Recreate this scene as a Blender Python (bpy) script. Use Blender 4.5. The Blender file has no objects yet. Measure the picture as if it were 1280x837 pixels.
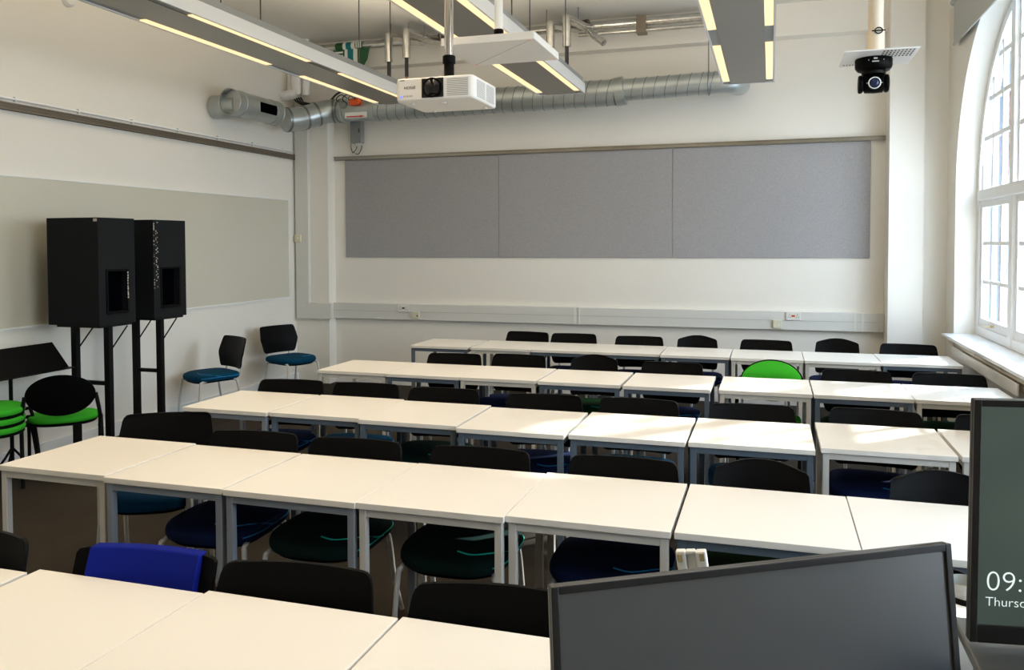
import bpy, bmesh, math, random
from mathutils import Vector, Matrix
random.seed(7)
PI = math.pi
scn = bpy.context.scene
COL = scn.collection

# ------------------------------------------------------------------ materials
def new_mat(name):
    m = bpy.data.materials.new(name); m.use_nodes = True
    nt = m.node_tree
    return m, nt, nt.nodes['Principled BSDF']

def mat(name, col, rough=0.5, metal=0.0, spec=0.5, noise=0.0, nscale=8.0, bump=0.0, bscale=200.0, coat=0.0):
    m, nt, p = new_mat(name)
    p.inputs['Base Color'].default_value = (*col, 1)
    p.inputs['Roughness'].default_value = rough
    p.inputs['Metallic'].default_value = metal
    p.inputs['Specular IOR Level'].default_value = spec
    p.inputs['Coat Weight'].default_value = coat
    tc = nt.nodes.new('ShaderNodeTexCoord')
    if noise > 0:
        n = nt.nodes.new('ShaderNodeTexNoise'); n.inputs['Scale'].default_value = nscale
        n.inputs['Detail'].default_value = 5
        mx = nt.nodes.new('ShaderNodeMix'); mx.data_type = 'RGBA'
        mx.inputs[6].default_value = (*[c * (1 - noise) for c in col], 1)
        mx.inputs[7].default_value = (*[min(1, c * (1 + noise)) for c in col], 1)
        nt.links.new(tc.outputs['Object'], n.inputs['Vector'])
        nt.links.new(n.outputs['Fac'], mx.inputs[0])
        nt.links.new(mx.outputs[2], p.inputs['Base Color'])
    if bump > 0:
        n2 = nt.nodes.new('ShaderNodeTexNoise'); n2.inputs['Scale'].default_value = bscale
        b = nt.nodes.new('ShaderNodeBump'); b.inputs['Strength'].default_value = bump
        b.inputs['Distance'].default_value = 0.002
        nt.links.new(tc.outputs['Object'], n2.inputs['Vector'])
        nt.links.new(n2.outputs['Fac'], b.inputs['Height'])
        nt.links.new(b.outputs['Normal'], p.inputs['Normal'])
    return m

def emit_mat(name, col, strength):
    m, nt, p = new_mat(name)
    p.inputs['Base Color'].default_value = (*[c * 0.6 for c in col], 1)
    p.inputs['Emission Color'].default_value = (*col, 1)
    p.inputs['Emission Strength'].default_value = strength
    return m

M = {}
M['wall'] = mat('wall_paint', (0.83, 0.80, 0.735), 0.75, noise=0.015, nscale=1.5, bump=0.1, bscale=60)
M['ceiling'] = mat('ceiling_paint', (0.70, 0.685, 0.64), 0.8)
M['white_paint'] = mat('white_gloss_paint', (0.84, 0.845, 0.84), 0.35)
M['sill'] = mat('sill_gloss_paint', (0.80, 0.81, 0.82), 0.22)
M['trunking'] = mat('trunking_plastic', (0.70, 0.695, 0.66), 0.4)
M['socket'] = mat('socket_plastic', (0.78, 0.77, 0.73), 0.35)
M['cream_box'] = mat('aged_cream_plastic', (0.72, 0.68, 0.52), 0.45)
M['laminate'] = mat('white_laminate', (0.77, 0.745, 0.69), 0.30, noise=0.01, nscale=3)
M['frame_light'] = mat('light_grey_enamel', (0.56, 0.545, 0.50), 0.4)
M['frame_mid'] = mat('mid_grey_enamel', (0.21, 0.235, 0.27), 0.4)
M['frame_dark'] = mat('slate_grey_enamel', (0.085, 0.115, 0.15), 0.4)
M['black_plastic'] = mat('black_plastic', (0.0018, 0.0018, 0.0020), 0.45, spec=0.08, bump=0.15, bscale=400)
M['black_metal'] = mat('black_metal', (0.003, 0.003, 0.003), 0.5, spec=0.14)
M['chrome'] = mat('brushed_steel', (0.75, 0.74, 0.72), 0.10, metal=1.0)
M['leg_grey'] = mat('silver_grey_enamel', (0.60, 0.59, 0.56), 0.3, metal=0.1)
for n, c in dict(navy=(0.004, 0.012, 0.055), blue=(0.002, 0.055, 0.14), bottle=(0.003, 0.018, 0.016),
                 darkgreen=(0.003, 0.03, 0.008), green=(0.035, 0.36, 0.02), royal=(0.002, 0.009, 0.19),
                 petrol=(0.0, 0.045, 0.10)).items():
    M[n] = mat(n + '_fabric', c, 0.9, spec=0.15, noise=0.25, nscale=250, bump=0.4, bscale=500)
M['glint_blue'] = mat('bright_blue_seam_glint', (0.0, 0.20, 0.48), 0.5)
M['glint_teal'] = mat('teal_seam_glint', (0.0, 0.62, 0.50), 0.5)  # blue and teal colours painted for light reflected along the seat seams
M['galv'] = mat('galvanised_steel', (0.47, 0.51, 0.51), 0.32, metal=0.7, noise=0.18, nscale=9)
M['galv_dark'] = mat('galvanised_seam', (0.22, 0.24, 0.24), 0.4, metal=0.8)
M['foil'] = mat('foil_insulation', (0.66, 0.65, 0.62), 0.2, metal=0.95, noise=0.3, nscale=16, bump=1.0, bscale=40)
M['lum_side'] = mat('luminaire_white_side', (0.66, 0.67, 0.67), 0.4)
M['lum_lip'] = mat('luminaire_grey_lip', (0.26, 0.27, 0.27), 0.45)
M['lum_mesh'] = mat('luminaire_perforated_panel', (0.33, 0.315, 0.28), 0.30, metal=0.8, bump=0.25, bscale=300)
M['strip'] = emit_mat('warm_light_strip', (1.0, 0.70, 0.38), 0.42)
M['alu'] = mat('aluminium_rail', (0.36, 0.34, 0.30), 0.22, metal=0.95)
M['bronze'] = mat('bronze_rail', (0.20, 0.165, 0.125), 0.4, metal=0.5)
M['proj_white'] = mat('projector_white', (0.80, 0.785, 0.75), 0.4)
M['lens'] = mat('lens_glass', (0.004, 0.004, 0.006), 0.1, spec=0.6)
M['lens_blue'] = mat('blue_coated_lens', (0.004, 0.012, 0.06), 0.08, spec=0.6)
M['slot'] = mat('vent_slot_grey', (0.33, 0.32, 0.30), 0.6)
M['ink'] = mat('dark_grey_ink', (0.06, 0.055, 0.05), 0.6)
M['led_blue'] = emit_mat('blue_led', (0.10, 0.15, 1.0), 0.7)
M['led_red'] = emit_mat('red_led', (1.0, 0.12, 0.10), 0.6)
M['beige_pipe'] = mat('beige_painted_pipe', (0.68, 0.60, 0.47), 0.45)
M['dark_box'] = mat('charcoal_cabinet', (0.007, 0.0085, 0.010), 0.7, spec=0.15, bump=0.3, bscale=300)
M['void'] = mat('dark_interior', (0.0008, 0.001, 0.002), 0.9, spec=0.0)
M['peel'] = mat('peeled_edging', (0.50, 0.47, 0.40), 0.7)
M['grey_box'] = mat('grey_enclosure', (0.24, 0.25, 0.25), 0.5)
M['orange'] = mat('orange_plastic', (0.75, 0.10, 0.015), 0.4)
M['red'] = mat('red_ink', (0.55, 0.04, 0.02), 0.5)
M['copper'] = mat('copper', (0.55, 0.22, 0.10), 0.35, metal=0.9)
M['cable'] = mat('black_cable', (0.012, 0.012, 0.014), 0.5)
M['cable_white'] = mat('pale_cable', (0.6, 0.6, 0.58), 0.5)
M['label_green'] = mat('green_pipe_label', (0.015, 0.09, 0.03), 0.5)
M['label_teal'] = mat('teal_pipe_label', (0.0, 0.19, 0.22), 0.5)
M['label_white'] = mat('white_pipe_label', (0.78, 0.79, 0.76), 0.5)
M['blind'] = mat('grey_blind_fabric', (0.42, 0.425, 0.40), 0.85, bump=0.2, bscale=500)
M['bezel'] = mat('monitor_bezel', (0.016, 0.016, 0.017), 0.4)
M['screen_off'] = mat('dark_screen', (0.058, 0.068, 0.082), 0.33, spec=1.0)
M['screen_off'].node_tree.nodes['Principled BSDF'].inputs['IOR'].default_value = 1.75
M['lectern'] = mat('charcoal_laminate', (0.065, 0.07, 0.07), 0.35)
M['paper'] = mat('white_paper', (0.86, 0.86, 0.85), 0.7)
M['cup'] = mat('grey_cup', (0.33, 0.34, 0.32), 0.35)
M['text_white'] = emit_mat('screen_text', (0.80, 0.92, 0.90), 0.29)
M['brass'] = mat('brass_contact', (0.75, 0.58, 0.30), 0.25, metal=0.9)
M['brown'] = mat('brown_plastic', (0.10, 0.065, 0.045), 0.5)
M['mortar_dark'] = mat('dark_downpipe', (0.06, 0.07, 0.09), 0.5)

def carpet():
    m, nt, p = new_mat('brown_carpet')
    tc = nt.nodes.new('ShaderNodeTexCoord')
    n = nt.nodes.new('ShaderNodeTexNoise'); n.inputs['Scale'].default_value = 140; n.inputs['Detail'].default_value = 8
    n.inputs['Roughness'].default_value = 0.8
    r = nt.nodes.new('ShaderNodeValToRGB')
    r.color_ramp.elements[0].position = 0.35; r.color_ramp.elements[0].color = (0.016, 0.013, 0.010, 1)
    r.color_ramp.elements[1].position = 0.68; r.color_ramp.elements[1].color = (0.075, 0.064, 0.052, 1)
    n2 = nt.nodes.new('ShaderNodeTexNoise'); n2.inputs['Scale'].default_value = 3
    mx = nt.nodes.new('ShaderNodeMix'); mx.data_type = 'RGBA'; mx.blend_type = 'MULTIPLY'; mx.inputs[0].default_value = 0.35
    b = nt.nodes.new('ShaderNodeBump'); b.inputs['Strength'].default_value = 0.7; b.inputs['Distance'].default_value = 0.004
    nt.links.new(tc.outputs['Object'], n.inputs['Vector']); nt.links.new(tc.outputs['Object'], n2.inputs['Vector'])
    nt.links.new(n.outputs['Fac'], r.inputs['Fac']); nt.links.new(r.outputs['Color'], mx.inputs[6])
    nt.links.new(n2.outputs['Fac'], mx.inputs[7]); nt.links.new(mx.outputs[2], p.inputs['Base Color'])
    nt.links.new(n.outputs['Fac'], b.inputs['Height']); nt.links.new(b.outputs['Normal'], p.inputs['Normal'])
    p.inputs['Roughness'].default_value = 0.95; p.inputs['Specular IOR Level'].default_value = 0.1
    return m
M['carpet'] = carpet()

def pinboard_mat():
    m, nt, p = new_mat('grey_felt_pinboard')
    tc = nt.nodes.new('ShaderNodeTexCoord')
    n = nt.nodes.new('ShaderNodeTexNoise'); n.inputs['Scale'].default_value = 120; n.inputs['Detail'].default_value = 6
    r = nt.nodes.new('ShaderNodeValToRGB')
    r.color_ramp.elements[0].position = 0.3; r.color_ramp.elements[0].color = (0.315, 0.308, 0.312, 1)
    r.color_ramp.elements[1].position = 0.7; r.color_ramp.elements[1].color = (0.395, 0.385, 0.39, 1)
    nt.links.new(tc.outputs['Object'], n.inputs['Vector']); nt.links.new(n.outputs['Fac'], r.inputs['Fac'])
    nt.links.new(r.outputs['Color'], p.inputs['Base Color'])
    p.inputs['Roughness'].default_value = 0.95; p.inputs['Specular IOR Level'].default_value = 0.1
    return m
M['pinboard'] = pinboard_mat()
M['whiteboard'] = mat('ivory_board', (0.62, 0.595, 0.50), 0.28, noise=0.02, nscale=1.2)

def brick_mat():
    m, nt, p = new_mat('red_brick')
    tc = nt.nodes.new('ShaderNodeTexCoord'); mp = nt.nodes.new('ShaderNodeMapping')
    mp.inputs['Rotation'].default_value = (0, PI / 2, 0)
    br = nt.nodes.new('ShaderNodeTexBrick')
    br.inputs['Color1'].default_value = (0.105, 0.042, 0.031, 1); br.inputs['Color2'].default_value = (0.125, 0.053, 0.040, 1)
    br.inputs['Mortar'].default_value = (0.16, 0.12, 0.10, 1); br.inputs['Scale'].default_value = 1.0
    br.inputs['Brick Width'].default_value = 0.225; br.inputs['Row Height'].default_value = 0.075; br.inputs['Mortar Size'].default_value = 0.008
    sx = nt.nodes.new('ShaderNodeSeparateXYZ'); cx = nt.nodes.new('ShaderNodeCombineXYZ')
    nt.links.new(tc.outputs['Object'], sx.inputs[0])
    nt.links.new(sx.outputs['Y'], cx.inputs['X']); nt.links.new(sx.outputs['Z'], cx.inputs['Y'])
    nt.links.new(cx.outputs[0], br.inputs['Vector']); nt.links.new(br.outputs['Color'], p.inputs['Base Color'])
    p.inputs['Roughness'].default_value = 0.9
    return m
M['brick'] = brick_mat()
M['render'] = mat('pale_render', (0.13, 0.15, 0.17), 0.8)
M['bay_glass'] = mat('blue_grey_glazing', (0.07, 0.095, 0.13), 0.35, spec=0.2)
M['paving'] = mat('grey_paving', (0.30, 0.30, 0.30), 0.9, noise=0.15, nscale=2)

M['jamb'] = mat('blue_grey_outer_jamb', (0.10, 0.122, 0.155), 0.8)
def glass_mat():
    m = bpy.data.materials.new('window_glass'); m.use_nodes = True
    nt = m.node_tree; nt.nodes.clear()
    o = nt.nodes.new('ShaderNodeOutputMaterial'); t = nt.nodes.new('ShaderNodeBsdfTransparent')
    t.inputs['Color'].default_value = (0.95, 0.975, 0.98, 1)
    g = nt.nodes.new('ShaderNodeBsdfGlossy'); g.inputs['Roughness'].default_value = 0.03
    mx = nt.nodes.new('ShaderNodeMixShader'); mx.inputs[0].default_value = 0.05
    nt.links.new(t.outputs[0], mx.inputs[1]); nt.links.new(g.outputs[0], mx.inputs[2]); nt.links.new(mx.outputs[0], o.inputs[0])
    return m
M['glass'] = glass_mat()

def screen_on():
    m, nt, p = new_mat('lit_screen')
    tc = nt.nodes.new('ShaderNodeTexCoord')
    n = nt.nodes.new('ShaderNodeTexNoise'); n.inputs['Scale'].default_value = 3.2; n.inputs['Detail'].default_value = 2
    r = nt.nodes.new('ShaderNodeValToRGB')
    r.color_ramp.elements[0].position = 0.35; r.color_ramp.elements[0].color = (0.060, 0.082, 0.072, 1)
    r.color_ramp.elements[1].position = 0.7; r.color_ramp.elements[1].color = (0.105, 0.150, 0.125, 1)
    nt.links.new(tc.outputs['Object'], n.inputs['Vector']); nt.links.new(n.outputs['Fac'], r.inputs['Fac'])
    nt.links.new(r.outputs['Color'], p.inputs['Emission Color']); p.inputs['Emission Strength'].default_value = 0.22
    p.inputs['Base Color'].default_value = (0.012, 0.014, 0.013, 1); p.inputs['Roughness'].default_value = 0.35
    return m
M['screen_on'] = screen_on()

# ------------------------------------------------------------------ mesh helpers
def B():
    return bmesh.new()

def add_box(bm, lo, hi):
    x0, y0, z0 = lo; x1, y1, z1 = hi
    v = [bm.verts.new(p) for p in ((x0, y0, z0), (x1, y0, z0), (x1, y1, z0), (x0, y1, z0),
                                   (x0, y0, z1), (x1, y0, z1), (x1, y1, z1), (x0, y1, z1))]
    for f in ((3, 2, 1, 0), (4, 5, 6, 7), (0, 1, 5, 4), (1, 2, 6, 5), (2, 3, 7, 6), (3, 0, 4, 7)):
        bm.faces.new([v[i] for i in f])
    return bm

def add_tube(bm, pts, r, n=10, caps=True, r1=None):
    pts = [Vector(p) for p in pts]
    rings = []; prev = None
    for i, p in enumerate(pts):
        if i == 0: t = pts[1] - p
        elif i == len(pts) - 1: t = p - pts[i - 1]
        else: t = (pts[i + 1] - p).normalized() + (p - pts[i - 1]).normalized()
        t.normalize()
        if prev is None:
            a = Vector((0, 0, 1)) if abs(t.z) < 0.9 else Vector((1, 0, 0))
            u = t.cross(a).normalized()
        else:
            u = (prev - t * prev.dot(t)).normalized()
        prev = u; w = t.cross(u)
        rr = r if r1 is None else r + (r1 - r) * i / (len(pts) - 1)
        rings.append([bm.verts.new(p + (u * math.cos(2 * PI * k / n) + w * math.sin(2 * PI * k / n)) * rr) for k in range(n)])
    for a, b in zip(rings, rings[1:]):
        for k in range(n):
            bm.faces.new((a[k], a[(k + 1) % n], b[(k + 1) % n], b[k]))
    if caps:
        bm.faces.new(list(reversed(rings[0]))); bm.faces.new(rings[-1])
    return bm

def smooth_path(pts, n=5):
    """Catmull-Rom through the points."""
    P = [Vector(p) for p in pts]; out = []
    for i in range(len(P) - 1):
        p0 = P[max(i - 1, 0)]; p1 = P[i]; p2 = P[i + 1]; p3 = P[min(i + 2, len(P) - 1)]
        for k in range(n):
            t = k / n
            out.append(0.5 * ((2 * p1) + (p2 - p0) * t + (2 * p0 - 5 * p1 + 4 * p2 - p3) * t * t + (3 * p1 - p0 - 3 * p2 + p3) * t ** 3))
    out.append(P[-1]); return out

def add_lathe(bm, prof, centre=(0, 0, 0), axis='Z', n=24):
    """prof: (radius, height) pairs, closed with caps."""
    c = Vector(centre); rings = []
    for r, h in prof:
        ring = []
        for k in range(n):
            a = 2 * PI * k / n; x, y = r * math.cos(a), r * math.sin(a)
            v = {'Z': (x, y, h), 'Y': (x, h, -y), 'X': (h, x, y)}[axis]
            ring.append(bm.verts.new(c + Vector(v)))
        rings.append(ring)
    for a, b in zip(rings, rings[1:]):
        for k in range(n):
            bm.faces.new((a[k], a[(k + 1) % n], b[(k + 1) % n], b[k]))
    bm.faces.new(list(reversed(rings[0]))); bm.faces.new(rings[-1])
    return bm

def add_prism(bm, poly, axis, a, b):
    """extrude a 2-D polygon along an axis: X -> poly is (y,z); Y -> (x,z); Z -> (x,y)."""
    def P(q, h):
        return {'X': (h, q[0], q[1]), 'Y': (q[0], h, q[1]), 'Z': (q[0], q[1], h)}[axis]
    va = [bm.verts.new(P(q, a)) for q in poly]; vb = [bm.verts.new(P(q, b)) for q in poly]
    n = len(poly)
    bm.faces.new(list(reversed(va))); bm.faces.new(vb)
    for i in range(n):
        bm.faces.new((va[i], va[(i + 1) % n], vb[(i + 1) % n], vb[i]))
    return bm

def add_slab(bm, fn, nu, nv, t):
    """a curved sheet fn(u,v)->point, thickness t along +y; u in -1..1, v in 0..1."""
    us = [math.sin((-1 + 2 * i / nu) * PI / 2) for i in range(nu + 1)]
    vs = [0.5 - 0.5 * math.cos(PI * j / nv) for j in range(nv + 1)]
    F = [[bm.verts.new(fn(u, v)) for u in us] for v in vs]
    K = [[bm.verts.new(Vector(fn(u, v)) + Vector((0, t, 0))) for u in us] for v in vs]
    for j in range(nv):
        for i in range(nu):
            bm.faces.new((F[j][i], F[j][i + 1], F[j + 1][i + 1], F[j + 1][i]))
            bm.faces.new((K[j][i + 1], K[j][i], K[j + 1][i], K[j + 1][i + 1]))
    for j in range(nv):
        bm.faces.new((F[j + 1][0], K[j + 1][0], K[j][0], F[j][0]))
        bm.faces.new((F[j][nu], K[j][nu], K[j + 1][nu], F[j + 1][nu]))
    for i in range(nu):
        bm.faces.new((F[0][i], K[0][i], K[0][i + 1], F[0][i + 1]))
        bm.faces.new((F[nv][i + 1], K[nv][i + 1], K[nv][i], F[nv][i]))
    return bm

def obj(name, bm, m, parent=None, smooth=False, bevel=0.0, seg=2):
    bmesh.ops.recalc_face_normals(bm, faces=bm.faces)
    me = bpy.data.meshes.new(name); bm.to_mesh(me); bm.free()
    if isinstance(m, str): m = M[m]
    me.materials.append(m)
    if smooth:
        for p in me.polygons: p.use_smooth = True
        try: me.set_sharp_from_angle(angle=math.radians(40))
        except Exception: pass
    o = bpy.data.objects.new(name, me); COL.objects.link(o)
    if parent is not None: o.parent = parent
    if bevel > 0:
        b = o.modifiers.new('bevel', 'BEVEL'); b.width = bevel; b.segments = seg; b.limit_method = 'ANGLE'; b.angle_limit = math.radians(40)
    return o

def tag(o, label, cat, group=None):
    o['label'] = label; o['category'] = cat
    if group: o['group'] = group
    return o

def thing(name, label, cat, loc=(0, 0, 0), rz=0.0, group=None):
    o = bpy.data.objects.new(name, None); COL.objects.link(o)
    o.location = loc; o.rotation_euler = (0, 0, rz); o.empty_display_size = 0.1
    return tag(o, label, cat, group)

def struct(name, bm, m, parent=None, smooth=False, bevel=0.0):
    o = obj(name, bm, m, parent, smooth, bevel); o['kind'] = 'structure'; return o

def copy_tree(o, parent=None):
    c = o.copy(); COL.objects.link(c)
    if parent is not None: c.parent = parent
    for ch in o.children: copy_tree(ch, c)
    return c

def text_mesh(name, body, size, m, parent, mtx, extrude=0.0004, thin=0.0):
    cu = bpy.data.curves.new(name, 'FONT'); cu.body = body; cu.size = size; cu.extrude = extrude; cu.offset = thin
    t = bpy.data.objects.new(name, cu); COL.objects.link(t)
    bpy.context.view_layer.update()
    me = bpy.data.meshes.new_from_object(t.evaluated_get(bpy.context.evaluated_depsgraph_get()))
    bpy.data.objects.remove(t); bpy.data.curves.remove(cu)
    me.name = name; me.materials.clear(); me.materials.append(M[m])
    o = bpy.data.objects.new(name, me); COL.objects.link(o); o.parent = parent; o.matrix_local = mtx
    return o

# ------------------------------------------------------------------ room shell
XL, XR, YB, YP, YF, ZC = -5.66, 1.65, 9.20, 9.035, -1.6, 4.19
struct('floor', add_box(B(), (XL - 0.2, YF - 0.2, -0.1), (XR + 0.5, YB + 0.2, 0)), 'carpet')
struct('ceiling', add_box(B(), (XL - 0.2, YF - 0.2, ZC), (XR + 0.5, YB + 0.2, ZC + 0.15)), 'ceiling')
struct('wall_left', add_box(B(), (XL - 0.2, YF - 0.2, 0), (XL, YB + 0.2, ZC)), 'wall')
struct('wall_front', add_box(B(), (XL, YF - 0.2, 0), (XR, YF, ZC)), 'wall')
struct('wall_back', add_box(B(), (XL, YB, 0), (XR, YB + 0.2, ZC)), 'wall')
# projecting piers and the beam that frame the recessed middle of the back wall
struct('trim_1', add_box(B(), (XL, YP, 0), (-5.203, YB, ZC)), 'wall')
struct('trim_2', add_box(B(), (1.113, 8.90, 0), (1.425, YB, ZC)), 'wall')
struct('trim_4', add_box(B(), (1.425, 8.99, 0), (XR, YB, ZC)), 'wall')
struct('trim_3', add_box(B(), (-5.203, YP, 3.856), (1.113, YB, ZC)), 'wall')
struct('baseboard_back', add_box(B(), (-5.203, YB - 0.018, 0), (1.113, YB, 0.12)), 'white_paint')
struct('baseboard_left', add_box(B(), (XL, YF, 0), (XL + 0.018, YP, 0.12)), 'white_paint')

SPR, RAD, ZS = 2.2, 1.53, 0.84
WINS = [7.09, 2.25]
def arch_z(y, yc, r=RAD):
    d = r * r - (y - yc) ** 2
    return SPR + math.sqrt(max(d, 0))
def right_wall(x0, x1):
    bm = B()
    edges = sorted(WINS)
    ys = YF - 0.2
    for yc in edges:
        add_box(bm, (x0, ys, 0), (x1, yc - RAD, ZC)); ys = yc + RAD
        add_box(bm, (x0, yc - RAD, 0), (x1, yc + RAD, ZS))
        n = 40
        pts = [(yc - RAD * math.cos(PI * k / n), SPR + RAD * math.sin(PI * k / n)) for k in range(n + 1)]
        for a, b in zip(pts, pts[1:]):
            add_prism(bm, [a, b, (b[0], ZC), (a[0], ZC)], 'X', x0, x1)
    add_box(bm, (x0, ys, 0), (x1, YB + 0.2, ZC))
    bmesh.ops.remove_doubles(bm, verts=bm.verts, dist=1e-5)
    return bm
wr = struct('wall_right', right_wall(XR, 1.93), 'wall')
obj('outer_render', right_wall(1.9305, 2.02), 'jamb', wr)
obj('brick_facing', right_wall(2.0205, 2.085), 'brick', wr)

def ring(yc, r0, r1, x0, x1, z0):
    """arched frame member: two stiles and the arch between radii r0 < r1."""
    bm = B(); n = 36
    o = [(yc - r1, z0)] + [(yc - r1 * math.cos(PI * k / n), SPR + r1 * math.sin(PI * k / n)) for k in range(n + 1)] + [(yc + r1, z0)]
    i = [(yc - r0, z0)] + [(yc - r0 * math.cos(PI * k / n), SPR + r0 * math.sin(PI * k / n)) for k in range(n + 1)] + [(yc + r0, z0)]
    for k in range(len(o) - 1):
        add_prism(bm, [o[k], o[k + 1], i[k + 1], i[k]], 'X', x0, x1)
    bmesh.ops.remove_doubles(bm, verts=bm.verts, dist=1e-5)
    return bm

def make_window(name, yc):
    root = bpy.data.objects.new(name, None); COL.objects.link(root); root.location = (0, 0, 0); root['kind'] = 'structure'
    xa, xb = 1.83, 1.92
    obj('window_frame', ring(yc, RAD - 0.075, RAD - 0.002, xa, xb, ZS + 0.03), 'white_paint', root)
    obj('window_sill', add_box(B(), (1.545, yc - RAD + 0.004, ZS + 0.001), (xa + 0.03, yc + RAD - 0.004, 0.87)), 'sill', root, bevel=0.006)
    obj('bottom_rail', add_box(B(), (xa, yc - RAD + 0.07, 0.872), (xb, yc + RAD - 0.07, 0.955)), 'white_paint', root, bevel=0.006)
    obj('transom', add_box(B(), (xa - 0.015, yc - RAD + 0.07, 2.10), (xb, yc + RAD - 0.07, 2.20)), 'white_paint', root, bevel=0.008)
    for s in (-1, 1):
        y = yc + s * 0.37
        obj('mullion', add_box(B(), (xa - 0.01, y - 0.055, 0.873), (xb, y + 0.055, arch_z(y, yc) - 0.05)), 'white_paint', root, bevel=0.008)
    bays = [(yc - RAD + 0.075, yc - 0.425), (yc - 0.315, yc + 0.315), (yc + 0.425, yc + RAD - 0.075)]
    for k, (a, b) in enumerate(bays):
        bm = B(); st = 0.065; x0, x1 = xa + 0.015, xb - 0.02
        # lower casement: stiles, rails, glazing bars
        add_box(bm, (x0, a, 0.955), (x1, a + st, 2.10)); add_box(bm, (x0, b - st, 0.955), (x1, b, 2.10))
        add_box(bm, (x0, a + st, 0.955), (x1, b - st, 1.03)); add_box(bm, (x0, a + st, 2.04), (x1, b - st, 2.10))
        nb = 3 if k != 1 else 2
        inner = (a + st, b - st)
        bars = [inner[0] + (inner[1] - inner[0]) * q / nb for q in range(1, nb)]
        for y in bars: add_box(bm, (x0 + 0.01, y - 0.016, 1.03), (x1 - 0.005, y + 0.016, 2.04))
        for z in (1.365, 1.715): add_box(bm, (x0 + 0.012, inner[0], z - 0.016), (x1 - 0.006, inner[1], z + 0.016))
        sash = obj('casement', bm, 'white_paint', root)
        if k != 1:
            hb = B(); yh = (a + b) / 2
            add_box(hb, (x0 - 0.02, yh - 0.012, 0.985), (x0, yh + 0.012, 1.005))
            add_tube(hb, [(x0 - 0.02, yh, 0.995), (x0 - 0.03, yh + 0.05, 0.985), (x0 - 0.03, yh + 0.22, 0.975)], 0.007, 8)
            obj('casement_stay', hb, 'brass', sash, smooth=True)
        # upper light following the arch
        bm = B()
        for y in bars + [a + 0.02, b - 0.02]:
            zt = arch_z(y, yc, RAD - 0.075)
            if zt > 2.24: add_box(bm, (x0 + 0.01, y - 0.018, 2.20), (x1 - 0.005, y + 0.018, zt + 0.02))
        for z in (2.66, 3.0, 3.33):
            half = math.sqrt(max((RAD - 0.06) ** 2 - (z - SPR) ** 2, 0))
            lo, hi = max(a, yc - half), min(b, yc + half)
            if hi - lo > 0.05: add_box(bm, (x0 + 0.012, lo, z - 0.02), (x1 - 0.006, hi, z + 0.02))
        obj('arched_light', bm, 'white_paint', root)
    n = 30; g = B()
    poly = [(yc - RAD + 0.04, 0.93)] + [(yc - (RAD - 0.04) * math.cos(PI * q / n), SPR + (RAD - 0.04) * math.sin(PI * q / n)) for q in range(n + 1)] + [(yc + RAD - 0.04, 0.93)]
    add_prism(g, poly, 'X', 1.876, 1.880)
    obj('window_pane', g, 'glass', root)
    return root
make_window('window_1', WINS[0]); make_window('window_2', WINS[1])

# ------------------------------------------------------------------ back wall fittings
t = thing('pinboard', 'wide grey felt pinboard in three panels on the back wall', 'pinboard', (0, 0, 0))
xs = [-5.045, -3.036, -1.029, 0.977]
for a, b in zip(xs, xs[1:]):
    obj('board_panel', add_box(B(), (a + 0.002, YB - 0.022, 1.565), (b - 0.002, YB - 0.001, 2.764)), 'pinboard', t, bevel=0.004)
bm = B(); add_box(bm, (-5.185, YB - 0.035, 2.765), (1.112, YB - 0.001, 2.812)); add_box(bm, (-5.185, YB - 0.042, 2.765), (1.112, YB - 0.034, 2.775)); add_box(bm, (-5.185, YB - 0.042, 2.80), (1.112, YB - 0.034, 2.812))
tag(obj('picture_rail', bm, 'alu', bevel=0.002), 'long aluminium hanging rail above the grey pinboard', 'rail')

t = thing('dado_trunking', 'off-white cable trunking running along the back wall below the pinboard', 'trunking')
bm = B(); add_box(bm, (-5.203, YB - 0.058, 0.808), (1.105, YB - 0.001, 1.0))
add_box(bm, (-5.203, YB - 0.060, 0.808), (1.105, YB - 0.05, 0.815)); 
obj('trunking_run', bm, 'trunking', t, bevel=0.004)
bm = B(); add_box(bm, (XL + 0.03, YP - 0.058, 0.808), (-5.145, YP - 0.001, 1.0)); obj('trunking_return', bm, 'trunking', t, bevel=0.004)
bm = B(); add_box(bm, (XL + 0.03, YP - 0.058, 1.0), (XL + 0.21, YP - 0.001, 3.45)); obj('vertical_trunking', bm, 'trunking', t, bevel=0.004)
bm = B()
add_box(bm, (-5.2, YB - 0.0605, 0.905), (1.10, YB - 0.057, 0.9075))
obj('cover_seam', bm, 'slot', t)
for x in (-2.13, -2.08, 0.83, 0.90):
    obj('joint_cover', add_box(B(), (x, YB - 0.0625, 0.806), (x + 0.018, YB - 0.056, 1.002)), 'socket', t)
obj('end_cap', add_box(B(), (1.06, YB - 0.064, 0.804), (1.110, YB - 0.0005, 1.004)), 'trunking', t, bevel=0.004)
yt = YB - 0.060
def double_socket(x, z, label):
    s = thing('power_socket', label, 'socket', (x, yt - 0.0015, z), group='sockets on the trunking')
    obj('socket_plate', add_box(B(), (-0.073, -0.010, -0.043), (0.073, 0, 0.043)), 'socket', s, bevel=0.003)
    for k in (-1, 1):
        q = B()
        for dx, dz in ((0, 0.012), (-0.011, -0.012), (0.011, -0.012)):
            add_box(q, (k * 0.04 + dx - 0.003, -0.0115, dz - 0.005), (k * 0.04 + dx + 0.003, -0.0095, dz + 0.005))
        obj('socket_holes', q, 'ink', s)
    obj('rocker_switch', add_box(B(), (-0.018, -0.014, -0.008), (0.018, -0.009, 0.012)), 'orange' if x > 0 else 'ink', s, bevel=0.002)
    return s
double_socket(-4.243, 0.948, 'double power socket at the left end of the trunking')
double_socket(0.233, 0.955, 'double power socket with red switches at right of trunking')
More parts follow.
